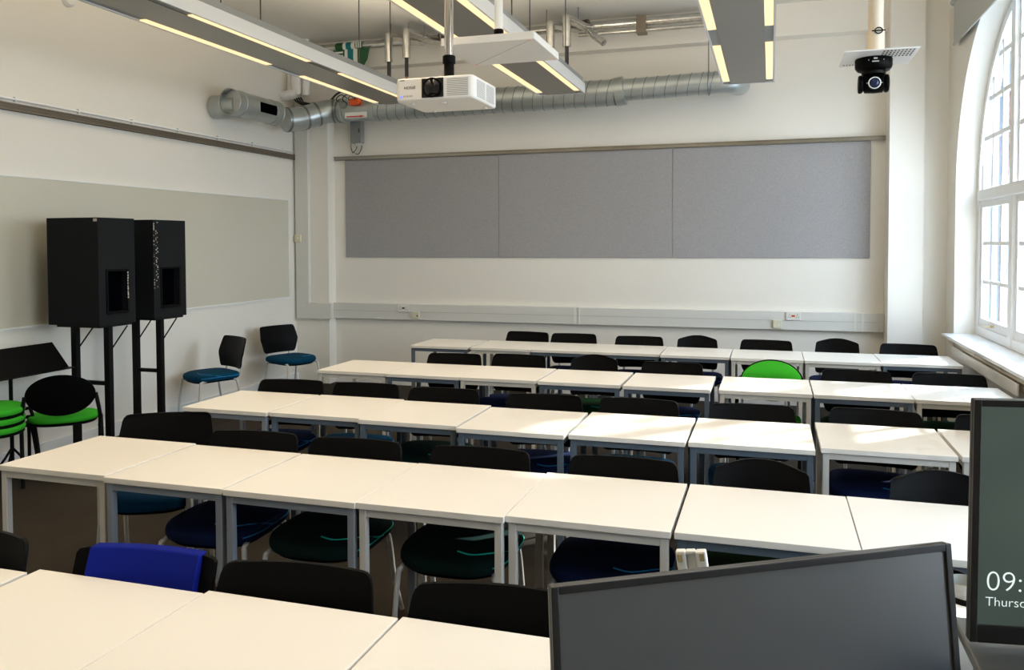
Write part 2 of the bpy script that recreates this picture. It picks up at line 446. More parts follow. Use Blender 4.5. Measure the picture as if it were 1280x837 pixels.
for x, lab in ((-4.075, 'small cream data outlet beside the left power socket'), (0.073, 'small cream data outlet beside the right power socket')):
    s = thing('data_outlet', lab, 'outlet', (x, yt - 0.0015, 0.868), group='data outlets on the trunking')
    obj('outlet_plate', add_box(B(), (-0.043, -0.022, -0.043), (0.043, 0, 0.043)), 'cream_box', s, bevel=0.004)
    obj('outlet_port', add_box(B(), (0.01, -0.0235, -0.016), (0.028, -0.0215, 0.002)), 'ink' if x < 0 else 'socket', s)
s = thing('thermostat', 'small cream thermostat box in the back left corner', 'thermostat', (-5.585, YP - 0.0605, 1.80))
obj('thermostat_case', add_box(B(), (-0.045, -0.03, -0.045), (0.045, 0, 0.045)), 'cream_box', s, bevel=0.006)
obj('dial', add_lathe(B(), [(0.014, 0.0), (0.012, -0.008)], (0, -0.03, 0), 'Y', 16), 'socket', s, smooth=True)

# grey enclosure with its cable loops under the duct
s = thing('junction_box', 'grey metal junction box with looped cables below the duct', 'junction box', (-4.857, YB - 0.001, 3.118))
obj('enclosure', add_box(B(), (-0.068, -0.10, -0.150), (0.075, 0, 0.150)), 'grey_box', s, bevel=0.004)
obj('latch', add_box(B(), (0.045, -0.106, -0.03), (0.062, -0.099, 0.02)), 'ink', s)
g = B()
for k in range(3): add_lathe(g, [(0.012, 0), (0.012, -0.03), (0.009, -0.04)], (-0.015 + k * 0.03, -0.045, -0.150), 'Z', 10)
obj('cable_gland', g, 'socket', s, smooth=True)
for k, m in enumerate(('cable', 'cable_white', 'cable')):
    x = -0.01 + k * 0.035
    obj('cable_loop', add_tube(B(), smooth_path([(x, -0.045, -0.18), (x - 0.005, -0.045, -0.22), (x - 0.05, -0.045, -0.265 - 0.01 * k), (-0.08, -0.03, -0.245), (-0.10, -0.02, -0.18), (-0.098, -0.012, -0.05), (-0.10, -0.012, 0.17)], 6), 0.005, 8), m, s, smooth=True)

# ------------------------------------------------------------------ left wall fittings
bm = B(); add_box(bm, (XL, YF, 2.775), (XL + 0.03, YP - 0.005, 2.832)); add_box(bm, (XL, YF, 2.775), (XL + 0.04, YP - 0.005, 2.787)); add_box(bm, (XL, YF, 2.80), (XL + 0.036, YP - 0.005, 2.808)); add_box(bm, (XL, YF, 2.822), (XL + 0.04, YP - 0.005, 2.834))
tag(obj('hanging_rail', bm, 'bronze'), 'dark grooved hanging rail high along the left wall', 'rail')
t = thing('wall_conduit', 'thin white conduit clipped just above the dark left wall rail', 'conduit')
obj('conduit_tube', add_tube(B(), [(XL + 0.015, YF + 0.1, 2.868), (XL + 0.015, YP + 0.0 - 0.01, 2.868)], 0.010, 10), 'white_paint', t, smooth=True)
for k in range(12):
    y = 8.75 - k * 0.62
    obj('saddle_clip', add_box(B(), (XL, y - 0.008, 2.850), (XL + 0.028, y + 0.008, 2.888)), 'white_paint', t, bevel=0.003)
t = thing('writing_board', 'long ivory writing board on the left wall behind the speakers', 'whiteboard')
obj('board_surface', add_box(B(), (XL + 0.001, 3.0, 1.085), (XL + 0.016, 8.84, 2.265)), 'whiteboard', t)
bm = B(); add_box(bm, (XL + 0.001, 3.0, 1.070), (XL + 0.022, 8.85, 1.085)); add_box(bm, (XL + 0.001, 3.0, 2.265), (XL + 0.020, 8.85, 2.275)); add_box(bm, (XL + 0.001, 8.84, 1.085), (XL + 0.020, 8.85, 2.265))
obj('board_edging', bm, 'white_paint', t)
s = thing('wall_hook', 'small round white fitting high on the left wall', 'fitting', (XL, 5.57, 3.80))
obj('hook_plate', add_lathe(B(), [(0.07, 0), (0.07, 0.02), (0.055, 0.045), (0.02, 0.05)], (0, 0, 0), 'X', 24), 'white_paint', s, smooth=True)
obj('hook_stem', add_tube(B(), [(0.04, 0, 0), (0.06, 0, 0.03), (0.05, 0, 0.16)], 0.018, 10), 'white_paint', s, smooth=True)

# ------------------------------------------------------------------ tables
TW, TH = 0.60, 0.73
def make_table(col):
    r = thing('square_table', 'x', 'table', group='square classroom tables')
    h = TW / 2
    obj('tabletop', add_box(B(), (-h, -h, TH - 0.025), (h, h, TH)), 'laminate', r, bevel=0.002)
    i, w = 0.008, 0.030
    for sx in (-1, 1):
        for sy in (-1, 1):
            x0, x1 = sorted((sx * (h - i), sx * (h - i - w))); y0, y1 = sorted((sy * (h - i), sy * (h - i - w)))
            leg = obj('leg', add_box(B(), (x0, y0, 0.008), (x1, y1, TH - 0.026)), col, r, bevel=0.003)
            obj('foot_glide', add_box(B(), (x0 + 0.002, y0 + 0.002, 0), (x1 - 0.002, y1 - 0.002, 0.010)), 'black_plastic', leg)
    a = h - i - w; z0, z1 = TH - 0.056, TH - 0.026
    bm = B()
    for s in (-1, 1):
        y0, y1 = sorted((s * (h - i - 0.002), s * (h - i - 0.024)))
        add_box(bm, (-a, y0, z0), (a, y1, z1)); add_box(bm, (y0, -a, z0), (y1, a, z1))
    obj('apron_frame', bm, col, r)
    return r
PROTO = {}
def table(col, x, yf, label, rz=0.0):
    key = 'table' + col
    if key not in PROTO: PROTO[key] = r = make_table(col)
    else: r = copy_tree(PROTO[key])
    r.location = (x + TW / 2, yf + TW / 2, 0); r.rotation_euler = (0, 0, rz); r['label'] = label
    return r
ORD = ['first', 'second', 'third', 'fourth', 'fifth', 'sixth', 'seventh', 'eighth']
ROWNAME = {1: 'back row', 2: 'second row from back', 3: 'middle row', 4: 'second nearest row', 5: 'nearest row'}
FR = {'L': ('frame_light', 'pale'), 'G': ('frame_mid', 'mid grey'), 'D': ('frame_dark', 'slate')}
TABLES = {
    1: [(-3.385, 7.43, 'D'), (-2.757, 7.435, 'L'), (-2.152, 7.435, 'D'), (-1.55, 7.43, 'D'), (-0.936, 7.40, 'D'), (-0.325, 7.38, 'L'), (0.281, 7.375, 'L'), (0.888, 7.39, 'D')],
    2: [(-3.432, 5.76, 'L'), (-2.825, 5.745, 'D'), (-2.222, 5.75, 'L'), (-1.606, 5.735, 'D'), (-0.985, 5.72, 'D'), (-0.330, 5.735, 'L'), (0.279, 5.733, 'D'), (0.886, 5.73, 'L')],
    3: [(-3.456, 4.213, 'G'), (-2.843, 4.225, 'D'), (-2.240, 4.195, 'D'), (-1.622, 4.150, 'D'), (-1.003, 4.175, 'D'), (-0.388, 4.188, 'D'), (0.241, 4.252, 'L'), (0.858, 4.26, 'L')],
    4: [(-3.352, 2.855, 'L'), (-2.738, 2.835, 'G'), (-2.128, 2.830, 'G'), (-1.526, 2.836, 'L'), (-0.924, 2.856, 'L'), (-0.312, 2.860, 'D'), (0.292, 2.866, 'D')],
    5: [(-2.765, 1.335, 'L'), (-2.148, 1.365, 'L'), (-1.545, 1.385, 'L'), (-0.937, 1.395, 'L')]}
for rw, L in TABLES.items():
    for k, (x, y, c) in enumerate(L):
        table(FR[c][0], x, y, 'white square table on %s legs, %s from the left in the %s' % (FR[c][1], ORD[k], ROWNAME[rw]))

# ------------------------------------------------------------------ chairs
def seat_mesh(w, d, z0, z1, front_drop=0.014, k=4.5, kf=3.0):
    """rounded cushion: superellipse rings; the front (-y) is rounder and dips."""
    bm = B(); n = 48
    prof = [(0.90, 0.0), (0.97, 0.10), (1.0, 0.35), (1.0, 0.6), (0.975, 0.82), (0.90, 0.95), (0.72, 1.0), (0.4, 1.02)]
    rings = []
    for s, h in prof:
        ringv = []
        for q in range(n):
            a = 2 * PI * q / n; c, sn = math.cos(a), math.sin(a)
            e = kf if sn < 0 else k
            x = math.copysign(abs(c) ** (2 / e), c) * w / 2 * s
            y = math.copysign(abs(sn) ** (2 / e), sn) * d / 2 * s
            z = z0 + (z1 - z0) * h
            if y < 0: z -= front_drop * (abs(y) / (d / 2)) ** 2
            ringv.append(bm.verts.new((x, y, z)))
        rings.append(ringv)
    for a, b in zip(rings, rings[1:]):
        for q in range(n): bm.faces.new((a[q], a[(q + 1) % n], b[(q + 1) % n], b[q]))
    bm.faces.new(list(reversed(rings[0]))); bm.faces.new(rings[-1])
    return bm
def seat_loop(w, d, z, grow=1.004, k=4.5, kf=3.0, drop=0.014, q0=0, q1=49):
    out = []
    for q in range(q0, q1):
        a = 2 * PI * q / 48; c, sn = math.cos(a), math.sin(a); e = kf if sn < 0 else k
        x = math.copysign(abs(c) ** (2 / e), c) * w / 2 * grow; y = math.copysign(abs(sn) ** (2 / e), sn) * d / 2 * grow
        out.append((x, y, z - (drop * (abs(y) / (d / 2)) ** 2 if y < 0 else 0)))
    return out
def back_fn(kind):
    def hw(v):
        if kind == 'A':
            w = 0.205 + (0.25 - 0.205) * min(v / 0.5, 1) if v < 0.5 else 0.25 - 0.022 * (v - 0.5) / 0.5
            r = 0.10
        elif kind == 'U':
            w = 0.235; r = 0.06
        else:
            w = 0.185 + 0.012 * math.sin(PI * v); r = 0.05
        e = max(0.0, v - (1 - r)) / r; f = max(0.0, r - v) / r
        return w - 0.028 * (1 - math.sqrt(max(0, 1 - e * e))) - 0.028 * (1 - math.sqrt(max(0, 1 - f * f)))
    def fn(u, v):
        x = u * hw(v)
        zb, zt = (0.50, 0.802) if kind != 'B' else (0.50, 0.822)
        z = zb + (zt - zb) * v
        if kind == 'B': z -= 0.03 * u * u * v
        y = 0.235 + 0.055 * max(0, (v - 0.4) / 0.6) ** 1.2 - (0.030 if kind != 'B' else 0.045) * u * u
        return (x, y, z)
    return fn
def make_chair(kind):
    r = thing('stacking_chair', 'x', 'chair', group='classroom chairs')
    se = obj('seat', seat_mesh(0.48, 0.46, 0.418, 0.482), 'navy', r, smooth=True)
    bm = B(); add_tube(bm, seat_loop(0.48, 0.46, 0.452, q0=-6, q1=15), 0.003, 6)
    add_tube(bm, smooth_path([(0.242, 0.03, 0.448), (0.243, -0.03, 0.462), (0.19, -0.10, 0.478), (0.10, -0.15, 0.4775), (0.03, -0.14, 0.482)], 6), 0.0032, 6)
    obj('seat_seam_glint', bm, 'glint_blue', se, smooth=True)  # bright arc and crease line, seam reflections modelled as thin coloured tubes
    obj('seat_shell', seat_mesh(0.43, 0.41, 0.402, 0.421), 'black_plastic', r, smooth=True)
    bk = obj('backrest', add_slab(B(), back_fn(kind), 16, 14, 0.014), 'black_plastic', r, smooth=True)
    if kind == 'U':
        def pf(u, v):
            x, y, z = back_fn('A')(u, v); 
            return (u * 0.185, back_fn('A')(u * 0.8, v)[1] - 0.020, 0.55 + 0.258 * v)
        obj('back_pad', add_slab(B(), pf, 14, 12, 0.040), 'royal', bk, smooth=True, bevel=0.012)
    for s in (-1, 1):
        obj('leg', add_tube(B(), smooth_path([(s * 0.185, -0.13, 0.415), (s * 0.20, -0.185, 0.405), (s * 0.208, -0.20, 0.36), (s * 0.225, -0.235, 0.012)], 5), 0.0115, 10), 'leg_grey', r, smooth=True)
        obj('leg', add_tube(B(), smooth_path([(s * 0.185, 0.10, 0.415), (s * 0.198, 0.165, 0.405), (s * 0.205, 0.185, 0.35), (s * 0.212, 0.215, 0.18), (s * 0.222, 0.275, 0.012)], 5), 0.0115, 10), 'leg_grey', r, smooth=True)
        obj('back_upright', add_tube(B(), smooth_path([(s * 0.15, 0.12, 0.412), (s * 0.15, 0.215, 0.425), (s * 0.15, 0.245, 0.48), (s * 0.15, 0.252, 0.62)], 5), 0.010, 8), 'leg_grey', r, smooth=True)
    return r
MESHVAR = {}
def recolour(o, m):
    if o.data.materials[0] is M[m]: return
    key = (o.data.name, m)
    if key not in MESHVAR:
        d = o.data.copy(); d.materials.clear(); d.materials.append(M[m]); MESHVAR[key] = d
    o.data = MESHVAR[key]
def chair(kind, bx, by, deg, seat, label):
    """bx,by: middle of the top of the backrest; deg: turn from facing the front of the room."""
    key = 'chair' + kind
    if key not in PROTO: PROTO[key] = r = make_chair(kind)
    else: r = copy_tree(PROTO[key])
    a = math.radians(deg)
    r.location = (bx + 0.29 * math.sin(a), by - 0.29 * math.cos(a), 0)
    r.rotation_euler = (0, 0, a); r['label'] = label
    for ch in r.children:
        if ch.name.split('.')[0] == 'seat':
            recolour(ch, seat)
            for p in ch.children: recolour(p, 'glint_teal' if seat in ('bottle', 'darkgreen') else 'glint_blue')
    return r
SEATWORD = {'navy': 'navy', 'blue': 'bright blue', 'bottle': 'dark green', 'darkgreen': 'dark green', 'petrol': 'petrol blue'}
CHAIRS = {
    1: [('A', -2.42, 8.31, -6, 'navy', 0), ('A', -1.92, 8.27, 2, 'navy', 0), ('A', -1.24, 8.20, 3, 'navy', 0), ('B', -0.68, 8.25, 4, 'navy', 0), ('A', -0.03, 8.20, -5, 'navy', 0), ('B', 0.61, 8.33, -7, 'navy', 0), ('A', 1.20, 8.21, -5, 'navy', 0)],
    2: [('A', -2.54, 6.50, 4, 'navy', 0), ('A', -1.99, 6.58, -4, 'navy', 0), ('B', -1.36, 6.60, 3, 'darkgreen', 0), ('A', -0.72, 6.47, -3, 'navy', 0), None, ('A', 0.60, 6.44, -3, 'darkgreen', 0), ('A', 1.20, 6.44, 0, 'darkgreen', 0)],
    3: [('A', -3.12, 4.93, 7, 'navy', 0), ('A', -2.56, 4.95, 3, 'blue', 1), ('A', -1.99, 4.91, 4, 'bottle', 1), ('A', -1.32, 4.88, 5, 'navy', 1), ('A', -0.74, 4.90, -1, 'blue', 1), ('A', -0.10, 4.91, 4, 'blue', 1), ('A', 0.56, 4.95, -5, 'navy', 1), ('A', 1.19, 4.93, -6, 'navy', 0)],
    4: [('A', -3.17, 3.76, 26, 'blue', 1), ('A', -2.43, 3.51, 5, 'navy', 1), ('A', -1.87, 3.51, 2, 'bottle', 1), ('A', -1.25, 3.52, 2, 'bottle', 1), ('A', -0.60, 3.535, 0, 'navy', 1), ('B', -0.03, 3.59, -2, 'darkgreen', 1), ('B', 0.65, 3.61, 1, 'navy', 0)],
    5: [('A', -2.46, 2.03, -1, 'navy', 0), ('U', -1.80, 2.05, 6, 'navy', 0), ('A', -1.30, 2.08, 6, 'navy', 0), ('A', -0.70, 2.10, 6, 'navy', 0)]}
for rw, L in CHAIRS.items():
    for k, c in enumerate(L):
        if c is None: continue
        kind, x, y, dg, seat, shown = c
        look = {'A': 'wide-backed black chair', 'B': 'arch-backed black chair', 'U': 'chair with royal blue padded back'}[kind]
        if shown: look += ' with %s seat' % SEATWORD[seat]
        chair(kind, x, y, dg, seat, '%s, %s from left in %s' % (look, ORD[k], ROWNAME[rw]))
chair('A', 0.31, 2.59, 2, 'navy', 'black plastic chair standing alone behind the two monitors')
chair('A', -5.13, 7.09, -27, 'petrol', 'black chair with petrol blue seat by left wall, nearer the speakers')
chair('A', -5.40, 8.17, 70, 'petrol', 'black chair with petrol blue seat in the far left corner')

def make_oval(zc):
    r = thing('oval_back_chair', 'x', 'chair', group='green oval-back chairs')
    obj('seat', seat_mesh(0.47, 0.44, 0.435, 0.485, k=2.5, kf=2.3), 'green', r, smooth=True)
    obj('seat_shell', seat_mesh(0.45, 0.43, 0.415, 0.438, k=2.5, kf=2.3), 'black_plastic', r, smooth=True)
    def oval(rx, rz, y0, t):
        bm = B(); n = 40; fr = [1.0, 0.97, 0.8, 0.5, 0.2]
        front = []; rear = []
        def pt(s, a, yy): 
            x = rx * s * math.cos(a); z = rz * s * math.sin(a)
            return (x, yy + 0.06 * (z + rz) / (2 * rz) - 0.035 * (x / 0.24) ** 2, zc + z)
        for s in fr:
            off = t * (1 - s ** 6) * 0.6
            front.append([bm.verts.new(pt(s, 2 * PI * q / n, y0 - off)) for q in range(n)])
            rear.append([bm.verts.new(pt(s, 2 * PI * q / n, y0 + t * 0.4 + off * 0.3)) for q in range(n)])
        for S in (front, rear):
            for a, b in zip(S, S[1:]):
                for q in range(n): bm.faces.new((a[q], a[(q + 1) % n], b[(q + 1) % n], b[q]))
            bm.faces.new(S[-1])
        for q in range(n): bm.faces.new((front[0][q], front[0][(q + 1) % n], rear[0][(q + 1) % n], rear[0][q]))
        return bm
    bk = obj('backrest', oval(0.226, 0.152, 0.235, 0.02), 'black_plastic', r, smooth=True)
    obj('back_pad', oval(0.216, 0.143, 0.221, 0.03), 'green', bk, smooth=True)
    for s in (-1, 1):
        obj('leg', add_tube(B(), smooth_path([(s * 0.20, -0.05, 0.42), (s * 0.235, -0.12, 0.415), (s * 0.245, -0.17, 0.38), (s * 0.25, -0.22, 0.01)], 5), 0.012, 10), 'black_metal', r, smooth=True)
        obj('leg', add_tube(B(), smooth_path([(s * 0.245, 0.255, 0.01), (s * 0.250, 0.225, 0.40), (s * 0.250, 0.235, zc - 0.15), (s * 0.226, 0.245, zc)], 5), 0.014, 10), 'black_metal', r, smooth=True)
        obj('side_rail', add_tube(B(), smooth_path([(s * 0.246, 0.228, 0.41), (s * 0.25, 0.05, 0.425), (s * 0.235, -0.12, 0.415)], 5), 0.012, 8), 'black_metal', r, smooth=True)
    return r
def oval_chair(x, y, deg, label, z=0.0, zc=0.652):
    key = 'oval%.2f' % zc
    if key not in PROTO: PROTO[key] = r = make_oval(zc)
    else: r = copy_tree(PROTO[key])
    r.location = (x, y, z); r.rotation_euler = (0, 0, math.radians(deg)); r['label'] = label
    return r
oval_chair(-0.02, 6.17, -8, 'chair with bright green oval back among black chairs, second row from the back', zc=0.70)
oval_chair(-5.03, 4.84, -138, 'green-seated chair with black oval back by the tall speaker stands')
for k, w in enumerate(('lowest', 'middle', 'topmost')):
    oval_chair(-5.225, 4.375, 107, 'stacked green chair by left wall, %s of the stack' % w, z=k * 0.062)

# ------------------------------------------------------------------ speakers on stands, music stand
def speaker(x0, x1, y0, y1, label, edge):
    z0, z1 = 1.105, 1.94
    cx, cy_ = (x0 + x1) / 2, (y0 + y1) / 2
    r = thing('speaker_cabinet', label, 'speaker', (cx, cy_, z0), group='black speaker cabinets')
    w, d, h = (x1 - x0) / 2, (y1 - y0) / 2, z1 - z0
    ya, yb, za, zb = -d * 0.52, d * 0.52, h * 0.12, h * 0.50
    bm = B(); t = 0.02
    add_box(bm, (-w, -d, 0), (w - 0.06, d, h))
    add_box(bm, (w - 0.06, -d, 0), (w, d, za)); add_box(bm, (w - 0.06, -d, zb), (w, d, h))
    add_box(bm, (w - 0.06, -d, za), (w, ya, zb)); add_box(bm, (w - 0.06, yb, za), (w, d, zb))
    bmesh.ops.remove_doubles(bm, verts=bm.verts, dist=1e-5)
    obj('cabinet', bm, 'dark_box', r)
    obj('port_recess', add_box(B(), (w - 0.059, ya + 0.002, za + 0.002), (w - 0.05, yb - 0.002, zb - 0.002)), 'void', r)
    bm = B(); e = 0.018
    for lo, hi in (((ya - e, za - e), (ya, zb + e)), ((yb, za - e), (yb + e, zb + e)), ((ya, za - e), (yb, za)), ((ya, zb), (yb, zb + e))):
        add_box(bm, (w, lo[0], lo[1]), (w + 0.006, hi[0], hi[1]))
    obj('port_frame', bm, 'black_plastic', r)
    obj('base_board', add_box(B(), (-w + 0.05, -d + 0.03, -0.018), (w - 0.02, d - 0.02, 0)), 'black_metal', r)
    bm = B()
    if edge:
        for k in range(46):
            z = h * (0.30 + 0.68 * k / 46) + random.uniform(0, 0.006); yy = -d + random.choice((0.004, 0.03, 0.045)) + 0.03 * (k / 46) * 0
            add_box(bm, (w, yy, z), (w + 0.0015, yy + random.uniform(0.004, 0.012), z + random.uniform(0.004, 0.014)))
    else:
        for k in range(10):
            z = zb - 0.02 - k * 0.022
            add_box(bm, (w + 0.006, yb + 0.002, z), (w + 0.008, yb + random.uniform(0.008, 0.016), z + random.uniform(0.012, 0.022)))
        obj('corner_label', add_box(B(), (w - 0.04, -d - 0.0015, h - 0.03), (w - 0.005, -d, h - 0.008)), 'peel', r)
    obj('peeled_edging', bm, 'peel', r)
    return r
speaker(-5.40, -4.905, 5.07, 5.45, 'black speaker cabinet with square port, nearer of the pair', False)
speaker(-5.42, -4.955, 5.72, 6.12, 'black speaker cabinet with white peeling edge, farther of the pair', True)
def stand(xa, xb, y, label):
    r = thing('speaker_stand', label, 'stand', ((xa + xb) / 2, y, 0), group='speaker stands')
    w = (xb - xa) / 2; zt = 1.085
    for s in (-1, 1):
        obj('post', add_box(B(), (s * w - 0.026, -0.022, 0.03), (s * w + 0.026, 0.022, zt)), 'black_metal', r, bevel=0.002)
        obj('foot_bar', add_box(B(), (s * w - 0.03, -0.22, 0.0), (s * w + 0.03, 0.22, 0.03)), 'black_metal', r, bevel=0.003)
        obj('diagonal_brace', add_tube(B(), [(s * w + 0.02, 0.0, zt - 0.19), (s * w + 0.05, 0.15, zt - 0.004)], 0.006, 8), 'black_metal', r)
    obj('crossbar', add_box(B(), (-w, -0.015, 0.62), (w, 0.015, 0.65)), 'black_metal', r)
    return r
stand(-5.31, -4.985, 5.24, 'black two-post stand under the nearer speaker cabinet')
stand(-5.31, -5.055, 5.90, 'black two-post stand under the farther speaker cabinet')

r = thing('music_stand', 'black music stand with tilted tray behind the green chairs', 'music stand', (-5.40, 4.72, 0))
bm = B()
pa = [(-0.02, -0.46, 0.0), (-0.02, 0.46, 0.0)]
v = [bm.verts.new(p) for p in ((0.10, -0.46, 0.765), (0.10, 0.44, 0.765), (-0.075, 0.45, 0.955), (-0.075, -0.38, 0.955))]
f = bm.faces.new(v); ex = bmesh.ops.extrude_face_region(bm, geom=[f])
for q in [g for g in ex['geom'] if isinstance(g, bmesh.types.BMVert)]: q.co += Vector((-0.008, 0, -0.007))
obj('tray', bm, 'black_metal', r)
obj('tray_lip', add_box(B(), (0.095, -0.47, 0.757), (0.15, 0.46, 0.764)), 'black_metal', r)
obj('post', add_tube(B(), [(0, 0, 0.05), (0, 0, 0.86)], 0.014, 12), 'black_metal', r, smooth=True)
for k in range(3):
    a = 2 * PI * k / 3 + 0.5
    obj('leg', add_tube(B(), [(0, 0, 0.22), (0.06 * math.cos(a), 0.06 * math.sin(a), 0.15), (0.21 * math.cos(a), 0.21 * math.sin(a), 0.01)], 0.009, 8), 'black_metal', r, smooth=True)

# ------------------------------------------------------------------ hanging luminaires
def luminaire(x0, x1, label, cables):
    zb = 3.15; r = thing('linear_light', label, 'light', ((x0 + x1) / 2, 0, zb), group='hanging linear lights')
    w = (x1 - x0) / 2; ya, yb = 0.45, 7.72
    bm = B(); add_box(bm, (-w + 0.075, ya, 0.004), (w - 0.075, yb, 0.02)); obj('perforated_panel', bm, 'lum_mesh', r)
    for s in (-1, 1):
        xa, xb = sorted((s * w, s * (w - 0.014)))
        obj('side_panel', add_box(B(), (xa, ya, 0), (xb, yb, 0.095)), 'lum_side', r)
        xa, xb = sorted((s * (w - 0.014), s * (w - 0.075)))
        obj('strip_channel', add_box(B(), (xa, ya, 0.010), (xb, yb, 0.03)), 'lum_lip', r)
        for k in range(4):
            y1 = 7.58 - k * 1.863
            xs0, xs1 = sorted((s * (w - 0.016), s * (w - 0.070)))
            obj('light_strip', add_box(B(), (xs0, y1 - 1.375, 0.002), (xs1, y1, 0.009)), 'strip', r)
    bm = B(); add_box(bm, (-w + 0.02, ya, 0.095), (w - 0.02, yb, 0.15)); obj('top_tray', bm, 'lum_lip', r)
    bm = B(); add_box(bm, (-w, yb, 0), (w, yb + 0.008, 0.095)); obj('end_cap', bm, 'lum_side', r)
    for y in cables:
        for s in (-1, 1):
            obj('suspension_cable', add_tube(B(), [(s * (w - 0.06), y, 0.15), (s * (w - 0.06), y, ZC - zb - 0.003)], 0.005, 6), 'cable', r)
luminaire(-3.850, -3.400, 'left hanging linear light with paired warm strips', (1.5, 3.6, 5.1, 7.2))
luminaire(-2.140, -1.690, 'middle hanging linear light running above the projector', (1.5, 3.6, 5.6, 7.2))
luminaire(-0.425, 0.025, 'right hanging linear light nearest the window side', (1.5, 3.6, 5.6, 7.2))

# ------------------------------------------------------------------ projector, microphone panel, camera
d0 = 4.10
PX, PY, PZ = -1.5785, 3.945, 2.434
r = thing('projector', 'white ceiling projector hanging from a chrome pole', 'projector', (PX, PY, PZ))
W2, D2, Hh = 0.2065, 0.182, 0.113
bm = B()
def rr(w, d, n=5, rad=0.03):
    o = []
    for cx, cy, a0 in ((w - rad, d - rad, 0), (-w + rad, d - rad, PI / 2), (-w + rad, -d + rad, PI), (w - rad, -d + rad, 1.5 * PI)):
        for k in range(n + 1): o.append((cx + rad * math.cos(a0 + PI / 2 * k / n), cy + rad * math.sin(a0 + PI / 2 * k / n)))
    return o
add_prism(bm, rr(W2, D2), 'Z', 0, Hh)
obj('projector_case', bm, 'proj_white', r, smooth=True, bevel=0.008)
obj('lens_window', add_box(B(), (-0.062, -D2 - 0.003, 0.012), (0.052, -D2 + 0.004, Hh - 0.008)), 'lens', r)
lr = obj('lens_ring', add_lathe(B(), [(0.047, -0.001), (0.049, -0.008), (0.040, -0.008)], (-0.005, -D2 - 0.002, 0.058), 'Y', 32), 'black_plastic', r, smooth=True)
obj('lens_glass', add_lathe(B(), [(0.040, -0.001), (0.030, -0.006), (0.01, -0.010)], (-0.005, -D2 - 0.009, 0.058), 'Y', 32), 'lens', lr, smooth=True)
bm = B()
for k in range(10):
    z = 0.016 + k * 0.0086; add_box(bm, (0.070, -D2 - 0.001, z), (0.180, -D2 + 0.002, z + 0.0035))
obj('front_vent', bm, 'slot', r)
bm = B()
for k in range(12):
    z = 0.014 + k * 0.0072
    add_box(bm, (W2 - 0.002, -0.13, z), (W2 + 0.001, -0.01, z + 0.003)); add_box(bm, (W2 - 0.002, 0.01, z), (W2 + 0.001, 0.13, z + 0.003))
obj('side_vent', bm, 'slot', r)
bm = B(); add_lathe(bm, [(0.0055, 0), (0.005, -0.002)], (-0.172, -D2, 0.022), 'Y', 12); obj('power_light', bm, 'led_blue', r)
bm = B()
for k in range(5): add_box(bm, (-0.16 + k * 0.0105, -D2 - 0.001, 0.02), (-0.157 + k * 0.0105, -D2, 0.028))
add_box(bm, (-0.178, -D2 - 0.001, Hh - 0.013), (-0.155, -D2, Hh - 0.009))
obj('indicator_marks', bm, 'ink', r)
text_mesh('brand_lettering', 'EPSON', 0.020, 'ink', r, Matrix.Translation((-0.096, -D2 - 0.0012, 0.072)) @ Matrix.Rotation(PI / 2, 4, 'X') @ Matrix.Rotation(PI, 4, 'Z'))
bm = B()
for x, y in ((-0.15, -0.10), (0.02, -0.10), (0.16, 0.12), (-0.13, 0.14)): add_lathe(bm, [(0.012, 0.001), (0.012, -0.006)], (x, y, 0), 'Z', 14)
add_box(bm, (-0.03, -0.06, -0.001), (0.03, -0.055, 0.001))
obj('underside_foot', bm, 'proj_white', r)
zt = ZC - PZ
obj('chrome_pole', add_tube(B(), [(0.01, 0, Hh + 0.12), (0.01, 0, zt)], 0.0235, 20), 'chrome', r, smooth=True)
obj('pole_collar', add_lathe(B(), [(0.027, Hh + 0.02), (0.030, Hh + 0.03), (0.026, Hh + 0.035), (0.026, Hh + 0.095), (0.033, Hh + 0.10), (0.033, Hh + 0.135), (0.026, Hh + 0.14)], (0.01, 0, 0), 'Z', 20), 'black_plastic', r, smooth=True)
bm = B()
for a in (0.5, 2.4, 3.7, 5.6):
    p = (0.01 + 0.15 * math.cos(a), 0.10 * math.sin(a), Hh + 0.012)
    add_tube(bm, [(0.01, 0, Hh + 0.022), p], 0.005, 8); add_tube(bm, [p, (p[0], p[1], Hh - 0.002)], 0.006, 8)
    add_lathe(bm, [(0.010, 0), (0.010, 0.010)], (p[0], p[1], p[2]), 'Z', 8)
add_box(bm, (-0.04, -0.03, Hh + 0.006), (0.06, 0.03, Hh + 0.022))
obj('mounting_bracket', bm, 'black_metal', r)
obj('projector_cable', add_tube(B(), smooth_path([(-0.06, 0.05, Hh), (-0.05, 0.05, Hh + 0.04), (-0.02, 0.03, Hh + 0.10), (-0.015, 0.026, Hh + 0.25), (-0.015, 0.026, zt)], 5), 0.009, 8), 'cable_white', r, smooth=True)

